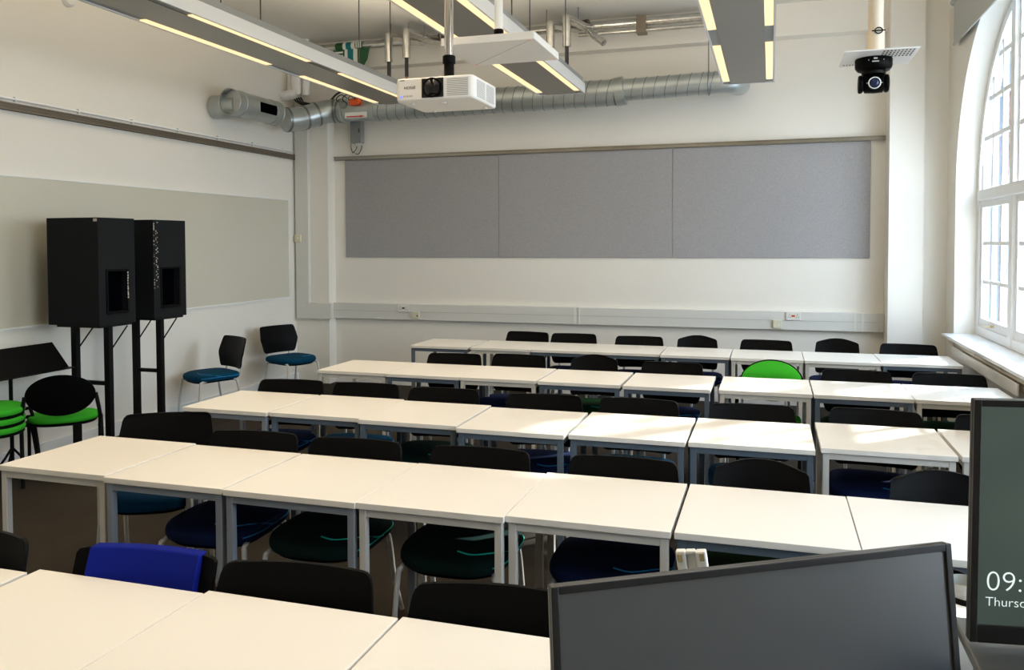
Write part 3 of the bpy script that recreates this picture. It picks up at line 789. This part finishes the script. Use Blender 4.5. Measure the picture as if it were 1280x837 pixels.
r = thing('microphone_panel', 'flat square white ceiling microphone panel behind the projector', 'microphone', (-1.473, 4.525, 2.817))
S = 0.267
obj('panel_body', add_box(B(), (-S, -S, 0), (S, S, 0.042)), 'proj_white', r, bevel=0.003)
bm = B(); add_tube(bm, [(-S + 0.015, S - 0.02, 0.0), (S - 0.03, -S + 0.02, 0.0)], 0.0012, 6); obj('panel_seam', bm, 'slot', r)
for x, y in ((-S + 0.02, S - 0.02), (S - 0.03, -S + 0.03), (S - 0.03, S - 0.03)):
    obj('status_light', add_lathe(B(), [(0.005, 0.001), (0.005, -0.0012)], (x, y, 0), 'Z', 10), 'led_red', r)
obj('drop_pole', add_tube(B(), [(0.0, -0.06, 0.085), (0.0, -0.06, ZC - 2.817)], 0.024, 18), 'white_paint', r, smooth=True)
obj('pole_collar', add_lathe(B(), [(0.026, 0.08), (0.028, 0.085), (0.028, 0.115), (0.025, 0.12)], (0.0, -0.06, 0), 'Z', 18), 'black_plastic', r, smooth=True)
obj('pole_coupler', add_tube(B(), [(0.0, -0.06, 0.04), (0.0, -0.06, 0.082)], 0.020, 16), 'chrome', r, smooth=True)

r = thing('dome_camera', 'black pan-tilt camera hanging from a white perforated plate', 'camera', (0.401, 3.715, 2.341))
obj('camera_base', add_lathe(B(), [(0.050, 0.090), (0.062, 0.094), (0.070, 0.104), (0.072, 0.112), (0.072, 0.138), (0.070, 0.142)], (0, 0, 0), 'Z', 36), 'black_plastic', r, smooth=True)
obj('camera_neck', add_lathe(B(), [(0.046, 0.078), (0.046, 0.092)], (0, 0, 0), 'Z', 28), 'black_metal', r, smooth=True)
for s in (-1, 1):
    obj('yoke_arm', add_lathe(B(), [(0.034, 0), (0.037, 0.005), (0.037, 0.012), (0.033, 0.017)], (s * 0.041 - (0 if s > 0 else 0.017), 0, 0.040), 'X', 28), 'black_plastic', r, smooth=True)
    x0, x1 = sorted((s * 0.041, s * 0.033)); obj('yoke_strut', add_box(B(), (x0, -0.020, 0.040), (x1, 0.020, 0.088)), 'black_plastic', r)
hd = obj('camera_head', add_lathe(B(), [(0.028, -0.038), (0.037, -0.034), (0.039, 0), (0.037, 0.034), (0.028, 0.038)], (0, -0.003, 0.040), 'X', 28), 'black_plastic', r, smooth=True)
obj('lens_barrel', add_lathe(B(), [(0.026, 0.0), (0.026, -0.014), (0.023, -0.015)], (0, -0.030, 0.037), 'Y', 28), 'black_metal', hd, smooth=True)
bm = B(); n = 28
add_tube(bm, [(0.0225 * math.cos(2 * PI * k / n), -0.045, 0.037 + 0.0225 * math.sin(2 * PI * k / n)) for k in range(n + 1)], 0.0024, 6, caps=False)
for s in (-1, 1): add_box(bm, (s * 0.0275 - 0.003, -0.0455, 0.0362), (s * 0.0275 + 0.003, -0.0435, 0.0378))
obj('lens_ring', bm, 'socket', hd, smooth=True)
obj('lens_glass', add_lathe(B(), [(0.018, -0.0), (0.015, -0.005), (0.005, -0.008)], (0, -0.044, 0.037), 'Y', 24), 'lens_blue', hd, smooth=True)
bm = B()
add_box(bm, (-0.007, -0.0735, 0.128), (0.007, -0.069, 0.134)); add_box(bm, (-0.013, -0.0735, 0.117), (0.013, -0.069, 0.121)); add_box(bm, (0.030, -0.067, 0.124), (0.033, -0.062, 0.128)); add_box(bm, (-0.027, -0.068, 0.124), (-0.024, -0.063, 0.128))
obj('base_marking', bm, 'label_white', r)
pl = obj('mounting_plate', add_box(B(), (-0.125, -0.17, 0.142), (0.150, 0.135, 0.146)), 'white_paint', r)
bm = B()
for i in range(9):
    for j in range(4):
        add_box(bm, (0.02 + i * 0.0135, -0.15 + j * 0.034, 0.1412), (0.027 + i * 0.0135, -0.132 + j * 0.034, 0.1422))
for i in range(5): add_box(bm, (-0.110 + i * 0.012, 0.085, 0.1412), (-0.104 + i * 0.012, 0.10, 0.1422))
obj('plate_slots', bm, 'ink', pl)
obj('drop_pipe', add_tube(B(), [(0.005, -0.02, 0.146), (0.005, -0.02, ZC - 2.341)], 0.029, 20), 'beige_pipe', r, smooth=True)
obj('pipe_sleeve', add_tube(B(), [(0.005, -0.02, 0.147), (0.005, -0.02, 0.255)], 0.034, 20), 'beige_pipe', r, smooth=True)
bm = B(); n = 16
add_tube(bm, [(0.012 + 0.014 * math.cos(2 * PI * k / n), -0.056, 0.245 + 0.012 * math.sin(2 * PI * k / n)) for k in range(n + 1)], 0.0024, 6, caps=False)
add_tube(bm, [(-0.014, -0.056, 0.245), (0.038, -0.056, 0.245)], 0.0024, 6)
obj('clamp', bm, 'black_metal', r)

# ------------------------------------------------------------------ ducts and pipes
def spiral_duct(bm, pts, rad, seam, pitch=0.13):
    add_tube(bm, pts, rad, 28)
r = thing('spiral_duct', 'long galvanised spiral duct along the top of the back wall', 'duct', (0, 0, 0))
YD = 8.84
obj('wide_section', add_tube(B(), [(-4.42, YD, 3.315), (-1.60, YD, 3.345)], 0.140, 32), 'galv', r, smooth=True)
obj('collar', add_tube(B(), [(-1.60, YD, 3.345), (-1.50, YD, 3.36)], 0.152, 32), 'galv', r, smooth=True)
path = [(-1.50, YD, 3.365), (-0.50, YD, 3.385)] + [(-0.50 + 0.17 * math.sin(a), YD + 0.17 * (1 - math.cos(a)), 3.387) for a in [PI / 2 * k / 6 for k in range(1, 7)]] + [(-0.33, 9.03, 3.387)]
obj('narrow_section', add_tube(B(), path, 0.115, 32), 'galv', r, smooth=True)
for k in range(24):
    x = -4.35 + k * 0.117; z = 3.3155 + 0.0106 * (x + 4.42)
    if x > -1.65: break
    n = 28; obj('spiral_seam', add_tube(B(), [(x + 0.03 * math.sin(a), YD + 0.141 * math.cos(a), z + 0.141 * math.sin(a)) for a in [2 * PI * q / n for q in range(n + 1)]], 0.0045, 6, caps=False), 'galv_dark', r, smooth=True)
for k in range(8):
    x = -1.40 + k * 0.117; z = 3.367 + 0.02 * (x + 1.5)
    n = 28; obj('spiral_seam', add_tube(B(), [(x + 0.025 * math.sin(a), YD + 0.116 * math.cos(a), z + 0.116 * math.sin(a)) for a in [2 * PI * q / n for q in range(n + 1)]], 0.004, 6, caps=False), 'galv_dark', r, smooth=True)
bm = B(); add_tube(bm, [(-0.62, YD - 0.06, 3.49), (-0.62, YD - 0.06, ZC)], 0.006, 8); n = 24
add_tube(bm, [(-0.62, YD + 0.121 * math.cos(2 * PI * q / n), 3.383 + 0.121 * math.sin(2 * PI * q / n)) for q in range(n + 1)], 0.008, 6, caps=False)
obj('duct_hanger', bm, 'galv_dark', r)
r = thing('duct_elbow', 'galvanised duct elbow and valve at the left end of the duct', 'duct', (0, 0, 0))
el = smooth_path([(-5.36, 8.36, 3.165), (-5.30, 8.47, 3.185), (-5.22, 8.62, 3.23), (-5.08, 8.78, 3.305), (-4.95, YD, 3.32), (-4.86, YD, 3.315)], 4)
obj('elbow_section', add_tube(B(), el, 0.136, 28), 'galv', r, smooth=True)
bm = B()
for i in (1, 7, 10, 15, 18):
    p, q = Vector(el[i]), Vector(el[i + 1]); dv = (q - p).normalized() * 0.012
    add_tube(bm, [p - dv, p + dv], 0.142, 28)
obj('elbow_flange', bm, 'galv_dark', r, smooth=True)
obj('valve_body', add_tube(B(), [(-4.86, YD, 3.315), (-4.42, YD, 3.315)], 0.129, 28), 'galv', r, smooth=True)
bm = B(); add_tube(bm, [(-4.86, YD, 3.315), (-4.83, YD, 3.315)], 0.147, 28); add_tube(bm, [(-4.46, YD, 3.315), (-4.42, YD, 3.315)], 0.147, 28); obj('valve_flange', bm, 'galv', r, smooth=True)
obj('valve_label', add_box(B(), (-4.78, YD - 0.130, 3.205), (-4.50, YD - 0.122, 3.27)), 'label_white', r)
bm = B(); add_prism(bm, [(-4.76, 3.212), (-4.58, 3.212), (-4.58, 3.206), (-4.52, 3.219), (-4.58, 3.232), (-4.58, 3.226), (-4.76, 3.226)], 'Y', YD - 0.133, YD - 0.130); obj('flow_arrow', bm, 'red', r)
obj('actuator', add_box(B(), (-4.71, YD - 0.18, 3.345), (-4.57, YD - 0.09, 3.425)), 'orange', r, bevel=0.02)
obj('gauge', add_lathe(B(), [(0.045, 0), (0.045, -0.03), (0.03, -0.04)], (-4.80, YD - 0.12, 3.36), 'Y', 20), 'grey_box', r, smooth=True)
bm = B()
for k in range(4):
    x = -4.83 + k * 0.08
    add_tube(bm, smooth_path([(x, YD - 0.13, 3.38), (x - 0.03, YD - 0.19, 3.42), (x + 0.03, YD - 0.18, 3.47), (x + 0.10, YD - 0.16, 3.43)], 5), 0.006, 6)
add_tube(bm, smooth_path([(-5.33, 8.93, 3.43), (-5.1, 8.90, 3.45), (-4.9, 8.74, 3.50), (-4.7, 8.66, 3.53), (-4.45, 8.68, 3.52)], 6), 0.012, 6)
obj('valve_cable', bm, 'cable', r, smooth=True)

r = thing('duct_tee', 'short galvanised duct with open end and grille on left wall', 'duct', (-5.35, 7.72, 3.205))
bm = B(); n = 32
add_tube(bm, [(0, -0.40, 0.0), (0, 0.42, 0.0)], 0.133, n, caps=False)
add_lathe(bm, [(0.131, 0), (0.131, 0.004)], (0, -0.34, 0), 'Y', n)
add_lathe(bm, [(0.130, 0), (0.130, 0.004)], (0, 0.415, 0), 'Y', n)
obj('tee_body', bm, 'galv', r, smooth=True)
for y in (-0.395, -0.27, 0.30, 0.41):
    sm = obj('tee_bead', add_tube(B(), [(0, y - 0.01, 0), (0, y + 0.01, 0)], 0.139, n, caps=False), 'galv', r, smooth=True); sm.modifiers.new('thick', 'SOLIDIFY').thickness = 0.008
obj('wall_branch', add_tube(B(), [(0.0, -0.24, -0.02), (-0.307, -0.24, -0.02)], 0.125, n), 'galv', r, smooth=True)
bm = B()
for a0, a1 in ((-0.30, 0.30),):
    v = []
    for y in (-0.06, 0.26):
        for k in range(7):
            a = -0.42 + 0.8 * k / 6
            v.append((0.137 * math.cos(a), y, 0.137 * math.sin(a)))
    V = [bm.verts.new(p) for p in v]
    for k in range(6): bm.faces.new((V[k], V[k + 1], V[k + 8], V[k + 7]))
gr = obj('grille', bm, 'void', r); gr.modifiers.new('thick', 'SOLIDIFY').thickness = 0.006
bm = B()
for y in (-0.075, 0.26): add_box(bm, (0.118, y, -0.06), (0.139, y + 0.014, 0.055))
obj('grille_frame', bm, 'galv', r)

YPp = 8.86
r = thing('foil_pipe', 'foil-wrapped heating pipes under the ceiling along the back wall', 'pipe', (0, 0, 0))
obj('main_pipe', add_tube(B(), [(-5.2, YPp, 4.075), (-0.30, YPp, 4.075)], 0.046, 16), 'foil', r, smooth=True)
obj('lower_pipe', add_tube(B(), [(-2.0, YPp - 0.02, 3.985), (-0.40, YPp - 0.02, 3.985)], 0.022, 14), 'foil', r, smooth=True)
obj('pipe_bracket', add_box(B(), (-1.37, YPp - 0.07, 3.95), (-1.27, YPp + 0.07, 4.13)), 'bronze', r)
def drop(x, y, ztop, zbot, zhose, nm='branch_pipe'):
    p = smooth_path([(x + 0.12, YPp, 4.06), (x + 0.08, YPp - 0.2, 4.03), (x, y + 0.06, ztop), (x, y, ztop - 0.05), (x, y, zbot)], 5)
    b = obj(nm, add_tube(B(), p, 0.043, 14), 'foil', r, smooth=True)
    obj('hose', add_tube(B(), [(x, y, zbot), (x, y, zhose)], 0.020, 10), 'cable', b, smooth=True)
    obj('hose_fitting', add_tube(B(), [(x, y, zhose - 0.05), (x, y, zhose)], 0.013, 10), 'copper', b, smooth=True)
    return b
drop(-3.97, 8.22, 3.99, 3.70, 3.52); drop(-3.76, 8.22, 4.02, 3.73, 3.53)
drop(-2.16, 8.24, 3.98, 3.72, 3.66); drop(-1.985, 8.22, 4.02, 3.72, 3.48)
for p in ([(-3.55, YPp - 0.04, 4.05), (-3.36, YPp - 0.3, 3.90), (-3.10, YPp - 0.45, 3.78)], [(-1.92, YPp - 0.04, 4.05), (-1.78, YPp - 0.3, 3.90), (-1.66, YPp - 0.35, 3.80)]):
    obj('angled_branch', add_tube(B(), p, 0.036, 12), 'foil', r, smooth=True)
    obj('valve_body', add_tube(B(), [(p[0][0] - 0.05, p[0][1] - 0.05, p[0][2] + 0.03), (p[0][0] + 0.05, p[0][1] - 0.08, p[0][2] + 0.04)], 0.035, 10), 'brown', r, smooth=True)
for x, yy in ((-4.08, 8.5), (-3.86, 8.5), (-3.66, 8.5), (-3.50, 8.55), (-2.27, 8.5), (-2.06, 8.5), (-1.93, 8.5)):
    obj('hanger_rod', add_tube(B(), [(x, yy, 3.99), (x, yy, ZC)], 0.006, 6), 'galv_dark', r)
for dx0, dx1, m in ((-4.96, -4.86, 'label_green'), (-4.86, -4.82, 'label_white'), (-4.82, -4.75, 'label_teal'), (-4.75, -4.70, 'label_white'), (-4.70, -4.60, 'label_green')):
    obj('label_band', add_tube(B(), [(dx0, YPp, 4.075), (dx1, YPp, 4.075)], 0.050, 16), m, r)
lt = obj('label_sheet', add_prism(B(), [(-4.83, 3.77), (-4.66, 3.77), (-4.66, 4.03), (-4.83, 4.03)], 'Y', YPp - 0.052, YPp - 0.048), 'label_white', r)
obj('label_stripe', add_box(B(), (-4.79, YPp - 0.055, 3.77), (-4.715, YPp - 0.051, 4.03)), 'label_teal', lt)
obj('label_flag', add_prism(B(), [(-4.66, 3.77), (-4.60, 3.79), (-4.53, 3.90), (-4.50, 4.03), (-4.66, 4.03)], 'Y', YPp - 0.055, YPp - 0.050), 'label_green', lt)
bm = B(); add_box(bm, (-4.98, YPp - 0.053, 3.85), (-4.83, YPp - 0.049, 4.03)); obj('label_flag', bm, 'label_green', lt)
bm = B()
for k in range(4): add_box(bm, (-4.96, YPp - 0.056, 3.87 + k * 0.04), (-4.85, YPp - 0.052, 3.888 + k * 0.04))
for k in range(3): add_box(bm, (-4.685 + k * 0.028, YPp - 0.054, 4.04), (-4.670 + k * 0.028, YPp - 0.048, 4.11))
obj('label_marks', bm, 'label_white', lt)
r = thing('lagged_riser', 'white lagged pipes coming down in the back left corner', 'pipe', (-5.48, 8.80, 0))
obj('riser_pipe', add_tube(B(), smooth_path([(0.0, 0, ZC), (0.0, 0, 3.62), (-0.01, 0.0, 3.56), (-0.10, -0.02, 3.53), (-0.178, -0.02, 3.53)], 5), 0.062, 16), 'white_paint', r, smooth=True)
obj('riser_pipe', add_tube(B(), [(0.12, 0.02, ZC), (0.12, 0.02, 3.52)], 0.045, 14), 'white_paint', r, smooth=True)
obj('riser_pipe', add_tube(B(), [(-0.13, 0.08, ZC), (-0.13, 0.08, 3.55)], 0.045, 14), 'white_paint', r, smooth=True)
bm = B()
for k in range(4): add_tube(bm, smooth_path([(-0.04 + k * 0.03, 0, 3.50), (-0.02 + k * 0.03, 0.02, 3.46), (0.05, 0.06, 3.42 + 0.01 * k), (0.15, 0.10, 3.43)], 4), 0.010, 6)
obj('loose_cable', bm, 'cable', r, smooth=True)

# ------------------------------------------------------------------ window side: radiator strip, blind
r = thing('heating_strip', 'low white heating strip with pipe beneath the window sill', 'radiator', (0, 0, 0))
obj('front_panel', add_box(B(), (1.565, 6.20, 0.700), (1.580, 8.26, 0.785)), 'white_paint', r, bevel=0.003)
obj('heating_pipe', add_tube(B(), [(1.605, 5.6, 0.80), (1.605, 8.50, 0.80)], 0.018, 12), 'beige_pipe', r, smooth=True)
for y in (6.4, 7.2, 8.0):
    obj('bracket', add_box(B(), (1.580, y - 0.015, 0.70), (XR, y + 0.015, 0.78)), 'beige_pipe', r)
    obj('pipe_collar', add_tube(B(), [(1.605, y + 0.28, 0.80), (1.605, y + 0.32, 0.80)], 0.023, 12), 'beige_pipe', r, smooth=True)
obj('pipe_valve', add_lathe(B(), [(0.018, 0), (0.022, 0.02), (0.014, 0.05)], (1.605, 6.12, 0.81), 'Z', 14), 'brass', r, smooth=True)
r = thing('roller_blind', 'grey roller blind drawn up at the top of the arched window', 'blind', (1.60, 0, 0))
obj('blind_fabric', add_box(B(), (-0.002, 5.66, 3.545), (0.0005, 8.53, 3.945)), 'blind', r)
obj('bottom_bar', add_box(B(), (-0.008, 5.66, 3.53), (0.006, 8.53, 3.552)), 'blind', r, bevel=0.003)
obj('roller_tube', add_tube(B(), [(0.012, 5.6, 3.945), (0.012, 8.60, 3.945)], 0.032, 18), 'blind', r, smooth=True)
for y in (5.59, 8.60): obj('end_bracket', add_lathe(B(), [(0.040, 0), (0.045, 0.008), (0.040, 0.016)], (0.008, y, 3.945), 'Y', 20), 'white_paint', r, smooth=True)

# ------------------------------------------------------------------ teacher's lectern, monitors and what stands on it
r = thing('lectern', "dark grey teacher's lectern holding two monitors at the right", 'lectern', (0, 0, 0))
obj('lectern_body', add_box(B(), (-0.24, 0.72, 0.0), (1.02, 1.66, 0.955)), 'lectern', r, bevel=0.006)
obj('lectern_top', add_prism(B(), [(-0.27, 0.70), (1.05, 0.70), (1.05, 1.99), (0.20, 1.99), (0.20, 1.70), (-0.27, 1.70)], 'Z', 0.955, 0.985), 'lectern', r, bevel=0.006)
bm = B(); add_box(bm, (0.275, 1.05, 0.985), (1.02, 1.28, 1.180)); obj('raised_shelf', bm, 'lectern', r)
obj('shelf_top', add_box(B(), (0.252, 1.02, 1.180), (1.03, 1.30, 1.195)), 'lectern', r, bevel=0.003)
obj('door_panel', add_box(B(), (-0.18, 0.712, 0.12), (0.38, 0.722, 0.90)), 'dark_box', r, bevel=0.003)
obj('door_panel', add_box(B(), (0.40, 0.712, 0.12), (0.96, 0.722, 0.90)), 'dark_box', r, bevel=0.003)

def monitor(name, loc, rz, tilt, w, h, on, label):
    """origin: bottom left corner of the front; x along the screen, z up the screen, front faces -y."""
    r = bpy.data.objects.new(name, None); COL.objects.link(r); tag(r, label, 'monitor', 'monitors on the lectern')
    r.location = loc; r.rotation_euler = (-tilt, 0, rz)
    e = 0.009; eb = 0.024 if on else 0.018
    obj('monitor_case', add_box(B(), (0, 0.003, 0), (w, 0.013, h)), 'bezel', r, bevel=0.002)
    obj('rear_housing', add_box(B(), (0.10, 0.013, 0.05), (w - 0.10, 0.045, h - 0.07)), 'bezel', r, bevel=0.006)
    bm = B(); add_box(bm, (0, -0.003, 0), (e, 0.003, h)); add_box(bm, (w - e, -0.003, 0), (w, 0.003, h)); add_box(bm, (e, -0.003, h - e), (w - e, 0.003, h)); add_box(bm, (e, -0.003, 0), (w - e, 0.003, eb))
    obj('bezel', bm, 'bezel', r, bevel=0.001)
    sc = obj('screen', add_box(B(), (e, 0.0, eb), (w - e, 0.0029, h - e)), 'screen_on' if on else 'screen_off', r)
    if on:
        text_mesh('clock_text', '09:', 0.0380, 'text_white', sc, Matrix.Translation((0.0185, -0.0006, 0.0700)) @ Matrix.Rotation(PI / 2, 4, 'X'), 0.0002, -0.0007)
        text_mesh('day_text', 'Thursday', 0.0174, 'text_white', sc, Matrix.Translation((0.0185, -0.0006, 0.0495)) @ Matrix.Rotation(PI / 2, 4, 'X'), 0.0002, -0.00025)
    return r
m1 = monitor('monitor', (-0.2125, 0.849, 1.026), math.radians(31.5), math.radians(7), 0.532, 0.322, False, 'dark blank monitor angled across the foreground')
obj('stand_neck', add_box(B(), (0.22, 0.040, -0.03), (0.31, 0.06, 0.20)), 'bezel', m1)
obj('stand_base', add_box(B(), (0.15, 0.02, -0.04), (0.38, 0.18, -0.028)), 'bezel', m1)
m2 = monitor('monitor', (0.2535, 1.205, 1.2025), math.radians(8.5), math.radians(-1.0), 0.532, 0.3225, True, 'monitor showing a clock lock screen at the right edge')
obj('stand_foot', add_box(B(), (0.18, 0.0, -0.005), (0.36, 0.06, 0.001)), 'bezel', m2)

r = thing('desk_camera', 'small cream plastic clip head with H-shaped front behind the monitor', 'desk camera', (-0.137, 1.607, 0.985))
obj('stem', add_tube(B(), [(0, 0.012, 0.0), (0, 0.014, 0.07), (0.0, 0.016, 0.10)], 0.007, 10), 'black_metal', r, smooth=True)
obj('stem_base', add_lathe(B(), [(0.045, 0), (0.045, 0.008), (0.03, 0.014)], (0, 0.012, 0), 'Z', 24), 'black_metal', r, smooth=True)
bm = B(); add_box(bm, (-0.029, -0.008, 0.0610), (-0.010, 0.010, 0.1540)); add_box(bm, (0.009, -0.010, 0.0610), (0.029, 0.010, 0.1520)); add_box(bm, (-0.010, -0.008, 0.0960), (0.009, 0.008, 0.1120)); add_box(bm, (-0.010, 0.0, 0.0610), (0.009, 0.008, 0.1540)); add_box(bm, (-0.012, -0.006, 0.1450), (0.010, 0.006, 0.1530))
h = obj('clip_head', bm, 'socket', r, bevel=0.003); h.rotation_euler = (0, -0.15, 0); h.location = (0.016, 0, 0)
obj('clip_insert', add_box(B(), (-0.009, -0.003, 0.0660), (0.008, 0.0, 0.0930)), 'brown', h)
for x in (-0.026, 0.016): obj('corner_contact', add_box(B(), (x, -0.0105, 0.1340), (x + 0.009, -0.0075, 0.1490)), 'brass', h, bevel=0.001)
obj('knob', add_lathe(B(), [(0.012, 0), (0.014, -0.010), (0.010, -0.018)], (-0.040, 0.010, 0.0810), 'Y', 16), 'black_plastic', h, smooth=True)
obj('knob_arm', add_tube(B(), [(-0.040, 0.004, 0.0810), (-0.02, 0.004, 0.14)], 0.006, 8), 'black_plastic', h)
tag(obj('paper_sheet', add_box(B(), (0.24, 1.765, 0.9855), (0.54, 1.97, 0.987)), 'paper'), 'white sheet of paper on the lectern between the monitors', 'paper')
r = thing('drinking_cup', 'grey cup with a black foot between the two monitors', 'cup', (0.392, 1.89, 0.9872))
bm = B(); add_lathe(bm, [(0.030, 0.010), (0.034, 0.02), (0.036, 0.040), (0.034, 0.042), (0.030, 0.02)], (0, 0, 0), 'Z', 28); obj('cup_body', bm, 'cup', r, smooth=True)
obj('cup_foot', add_lathe(B(), [(0.034, 0), (0.035, 0.008), (0.031, 0.011)], (0, 0, 0), 'Z', 28), 'black_plastic', r, smooth=True)

# ------------------------------------------------------------------ outside
g = struct('ground', add_box(B(), (2.2, -40, -4.2), (60, 90, -4.0)), 'paving')
r = thing('brick_building', 'red brick building with pale window bays beyond the window', 'building', (0, 0, 0))
bm = B(); y = 24.0
obj('brick_wall', add_box(B(), (9.0, 24, -4), (16, 95, 17.5)), 'brick', r)
for y0, y1 in ((25.0, 29.5), (31.0, 37.1), (38.7, 44.5), (46.2, 54.0), (56.0, 66.0), (68.0, 80.0)):
    f = obj('window_bay', add_box(B(), (8.85, y0, -2.0), (9.05, y1, 16.8)), 'render', r)
    for j in range(7): obj('pane', add_box(B(), (8.82, y0 + 0.35, -1.5 + j * 2.6), (8.86, y1 - 0.35, 0.4 + j * 2.6)), 'bay_glass', f)
obj('downpipe', add_tube(B(), [(8.80, 39.2, -4), (8.80, 39.2, 17.5)], 0.12, 10), 'mortar_dark', r)

# ------------------------------------------------------------------ light
w = bpy.data.worlds.new('sky'); scn.world = w; w.use_nodes = True
nt = w.node_tree; bg = nt.nodes['Background']
tc = nt.nodes.new('ShaderNodeTexCoord'); sx = nt.nodes.new('ShaderNodeSeparateXYZ'); rp = nt.nodes.new('ShaderNodeValToRGB')
rp.color_ramp.elements[0].position = 0.0; rp.color_ramp.elements[0].color = (0.87, 0.935, 1.0, 1)
rp.color_ramp.elements[1].position = 0.7; rp.color_ramp.elements[1].color = (0.58, 0.76, 1.0, 1)
nt.links.new(tc.outputs['Generated'], sx.inputs[0]); nt.links.new(sx.outputs['Z'], rp.inputs['Fac']); nt.links.new(rp.outputs['Color'], bg.inputs['Color'])
SKY = 4.6
bg.inputs['Strength'].default_value = SKY

def light(name, kind, loc, rot, energy, col, **k):
    l = bpy.data.lights.new(name, kind); l.energy = energy; l.color = col
    for a, b in k.items(): setattr(l, a, b)
    o = bpy.data.objects.new(name, l); COL.objects.link(o); o.location = loc; o.rotation_euler = rot
    return o
sd = Vector((-0.72, -0.69, 0)).normalized() * math.cos(math.radians(33)) + Vector((0, 0, -math.sin(math.radians(33))))
sun = light('sun', 'SUN', (6, 12, 8), sd.to_track_quat('-Z', 'Y').to_euler(), 4.2, (1.0, 0.96, 0.90), angle=math.radians(1.6))
for yc in WINS:
    o = light('window_portal', 'AREA', (2.10, yc, 2.3), (0, PI / 2, 0), 1.0, (1, 1, 1), shape='RECTANGLE', size=2.95, size_y=3.1)
    o.data.cycles.is_portal = True
# the luminaires: unseen narrow-spread lamps along both strips throw warm light down
for x in (-3.625, -1.915, -0.20):
    for sx_ in (-1, 1):
        light('luminaire_lamp', 'AREA', (x + sx_ * 0.181, 4.1, 3.149), (0, 0, 0), 4.3, (1.0, 0.78, 0.52), shape='RECTANGLE', size=0.055, size_y=7.0, spread=math.radians(110))
    light('added_uplight_fill', 'AREA', (x, 4.1, 3.315), (PI, 0, 0), 21.0, (1.0, 0.85, 0.64), shape='RECTANGLE', size=0.36, size_y=7.0)  # added upward lamp, warm fill for ceiling and walls

# ------------------------------------------------------------------ camera
F, CY, YAW, PIT, ROL = 1030.78, 336.96, 0.303728796, 0.0319901425, 0.00366800123
fwd = Vector((-math.sin(YAW) * math.cos(PIT), math.cos(YAW) * math.cos(PIT), -math.sin(PIT)))
right = Vector((math.cos(YAW), math.sin(YAW), 0)); down = fwd.cross(right)
rgt = right * math.cos(ROL) + down * math.sin(ROL); dwn = -right * math.sin(ROL) + down * math.cos(ROL)
cam = bpy.data.cameras.new('camera'); co = bpy.data.objects.new('camera', cam); COL.objects.link(co)
mw = Matrix((rgt, -dwn, -fwd)).transposed().to_4x4(); mw.translation = (0, 0, 1.73)
co.matrix_world = mw
cam.sensor_width = 36.0; cam.sensor_fit = 'HORIZONTAL'; cam.lens = F / 1280 * 36
cam.shift_x = 0.0; cam.shift_y = -(418.5 - CY) / 1280
cam.clip_start = 0.05; cam.clip_end = 300
scn.camera = co

scn.view_settings.view_transform = 'Standard'; scn.view_settings.look = 'None'
scn.view_settings.gamma = 1.0; scn.view_settings.use_curve_mapping = False
scn.view_settings.exposure = 1.55
scn.cycles.use_denoising = True
scn.cycles.max_bounces = 10; scn.cycles.diffuse_bounces = 6; scn.cycles.transparent_max_bounces = 8
scn.cycles.sample_clamp_indirect = 8.0; scn.cycles.caustics_reflective = False; scn.cycles.caustics_refractive = False
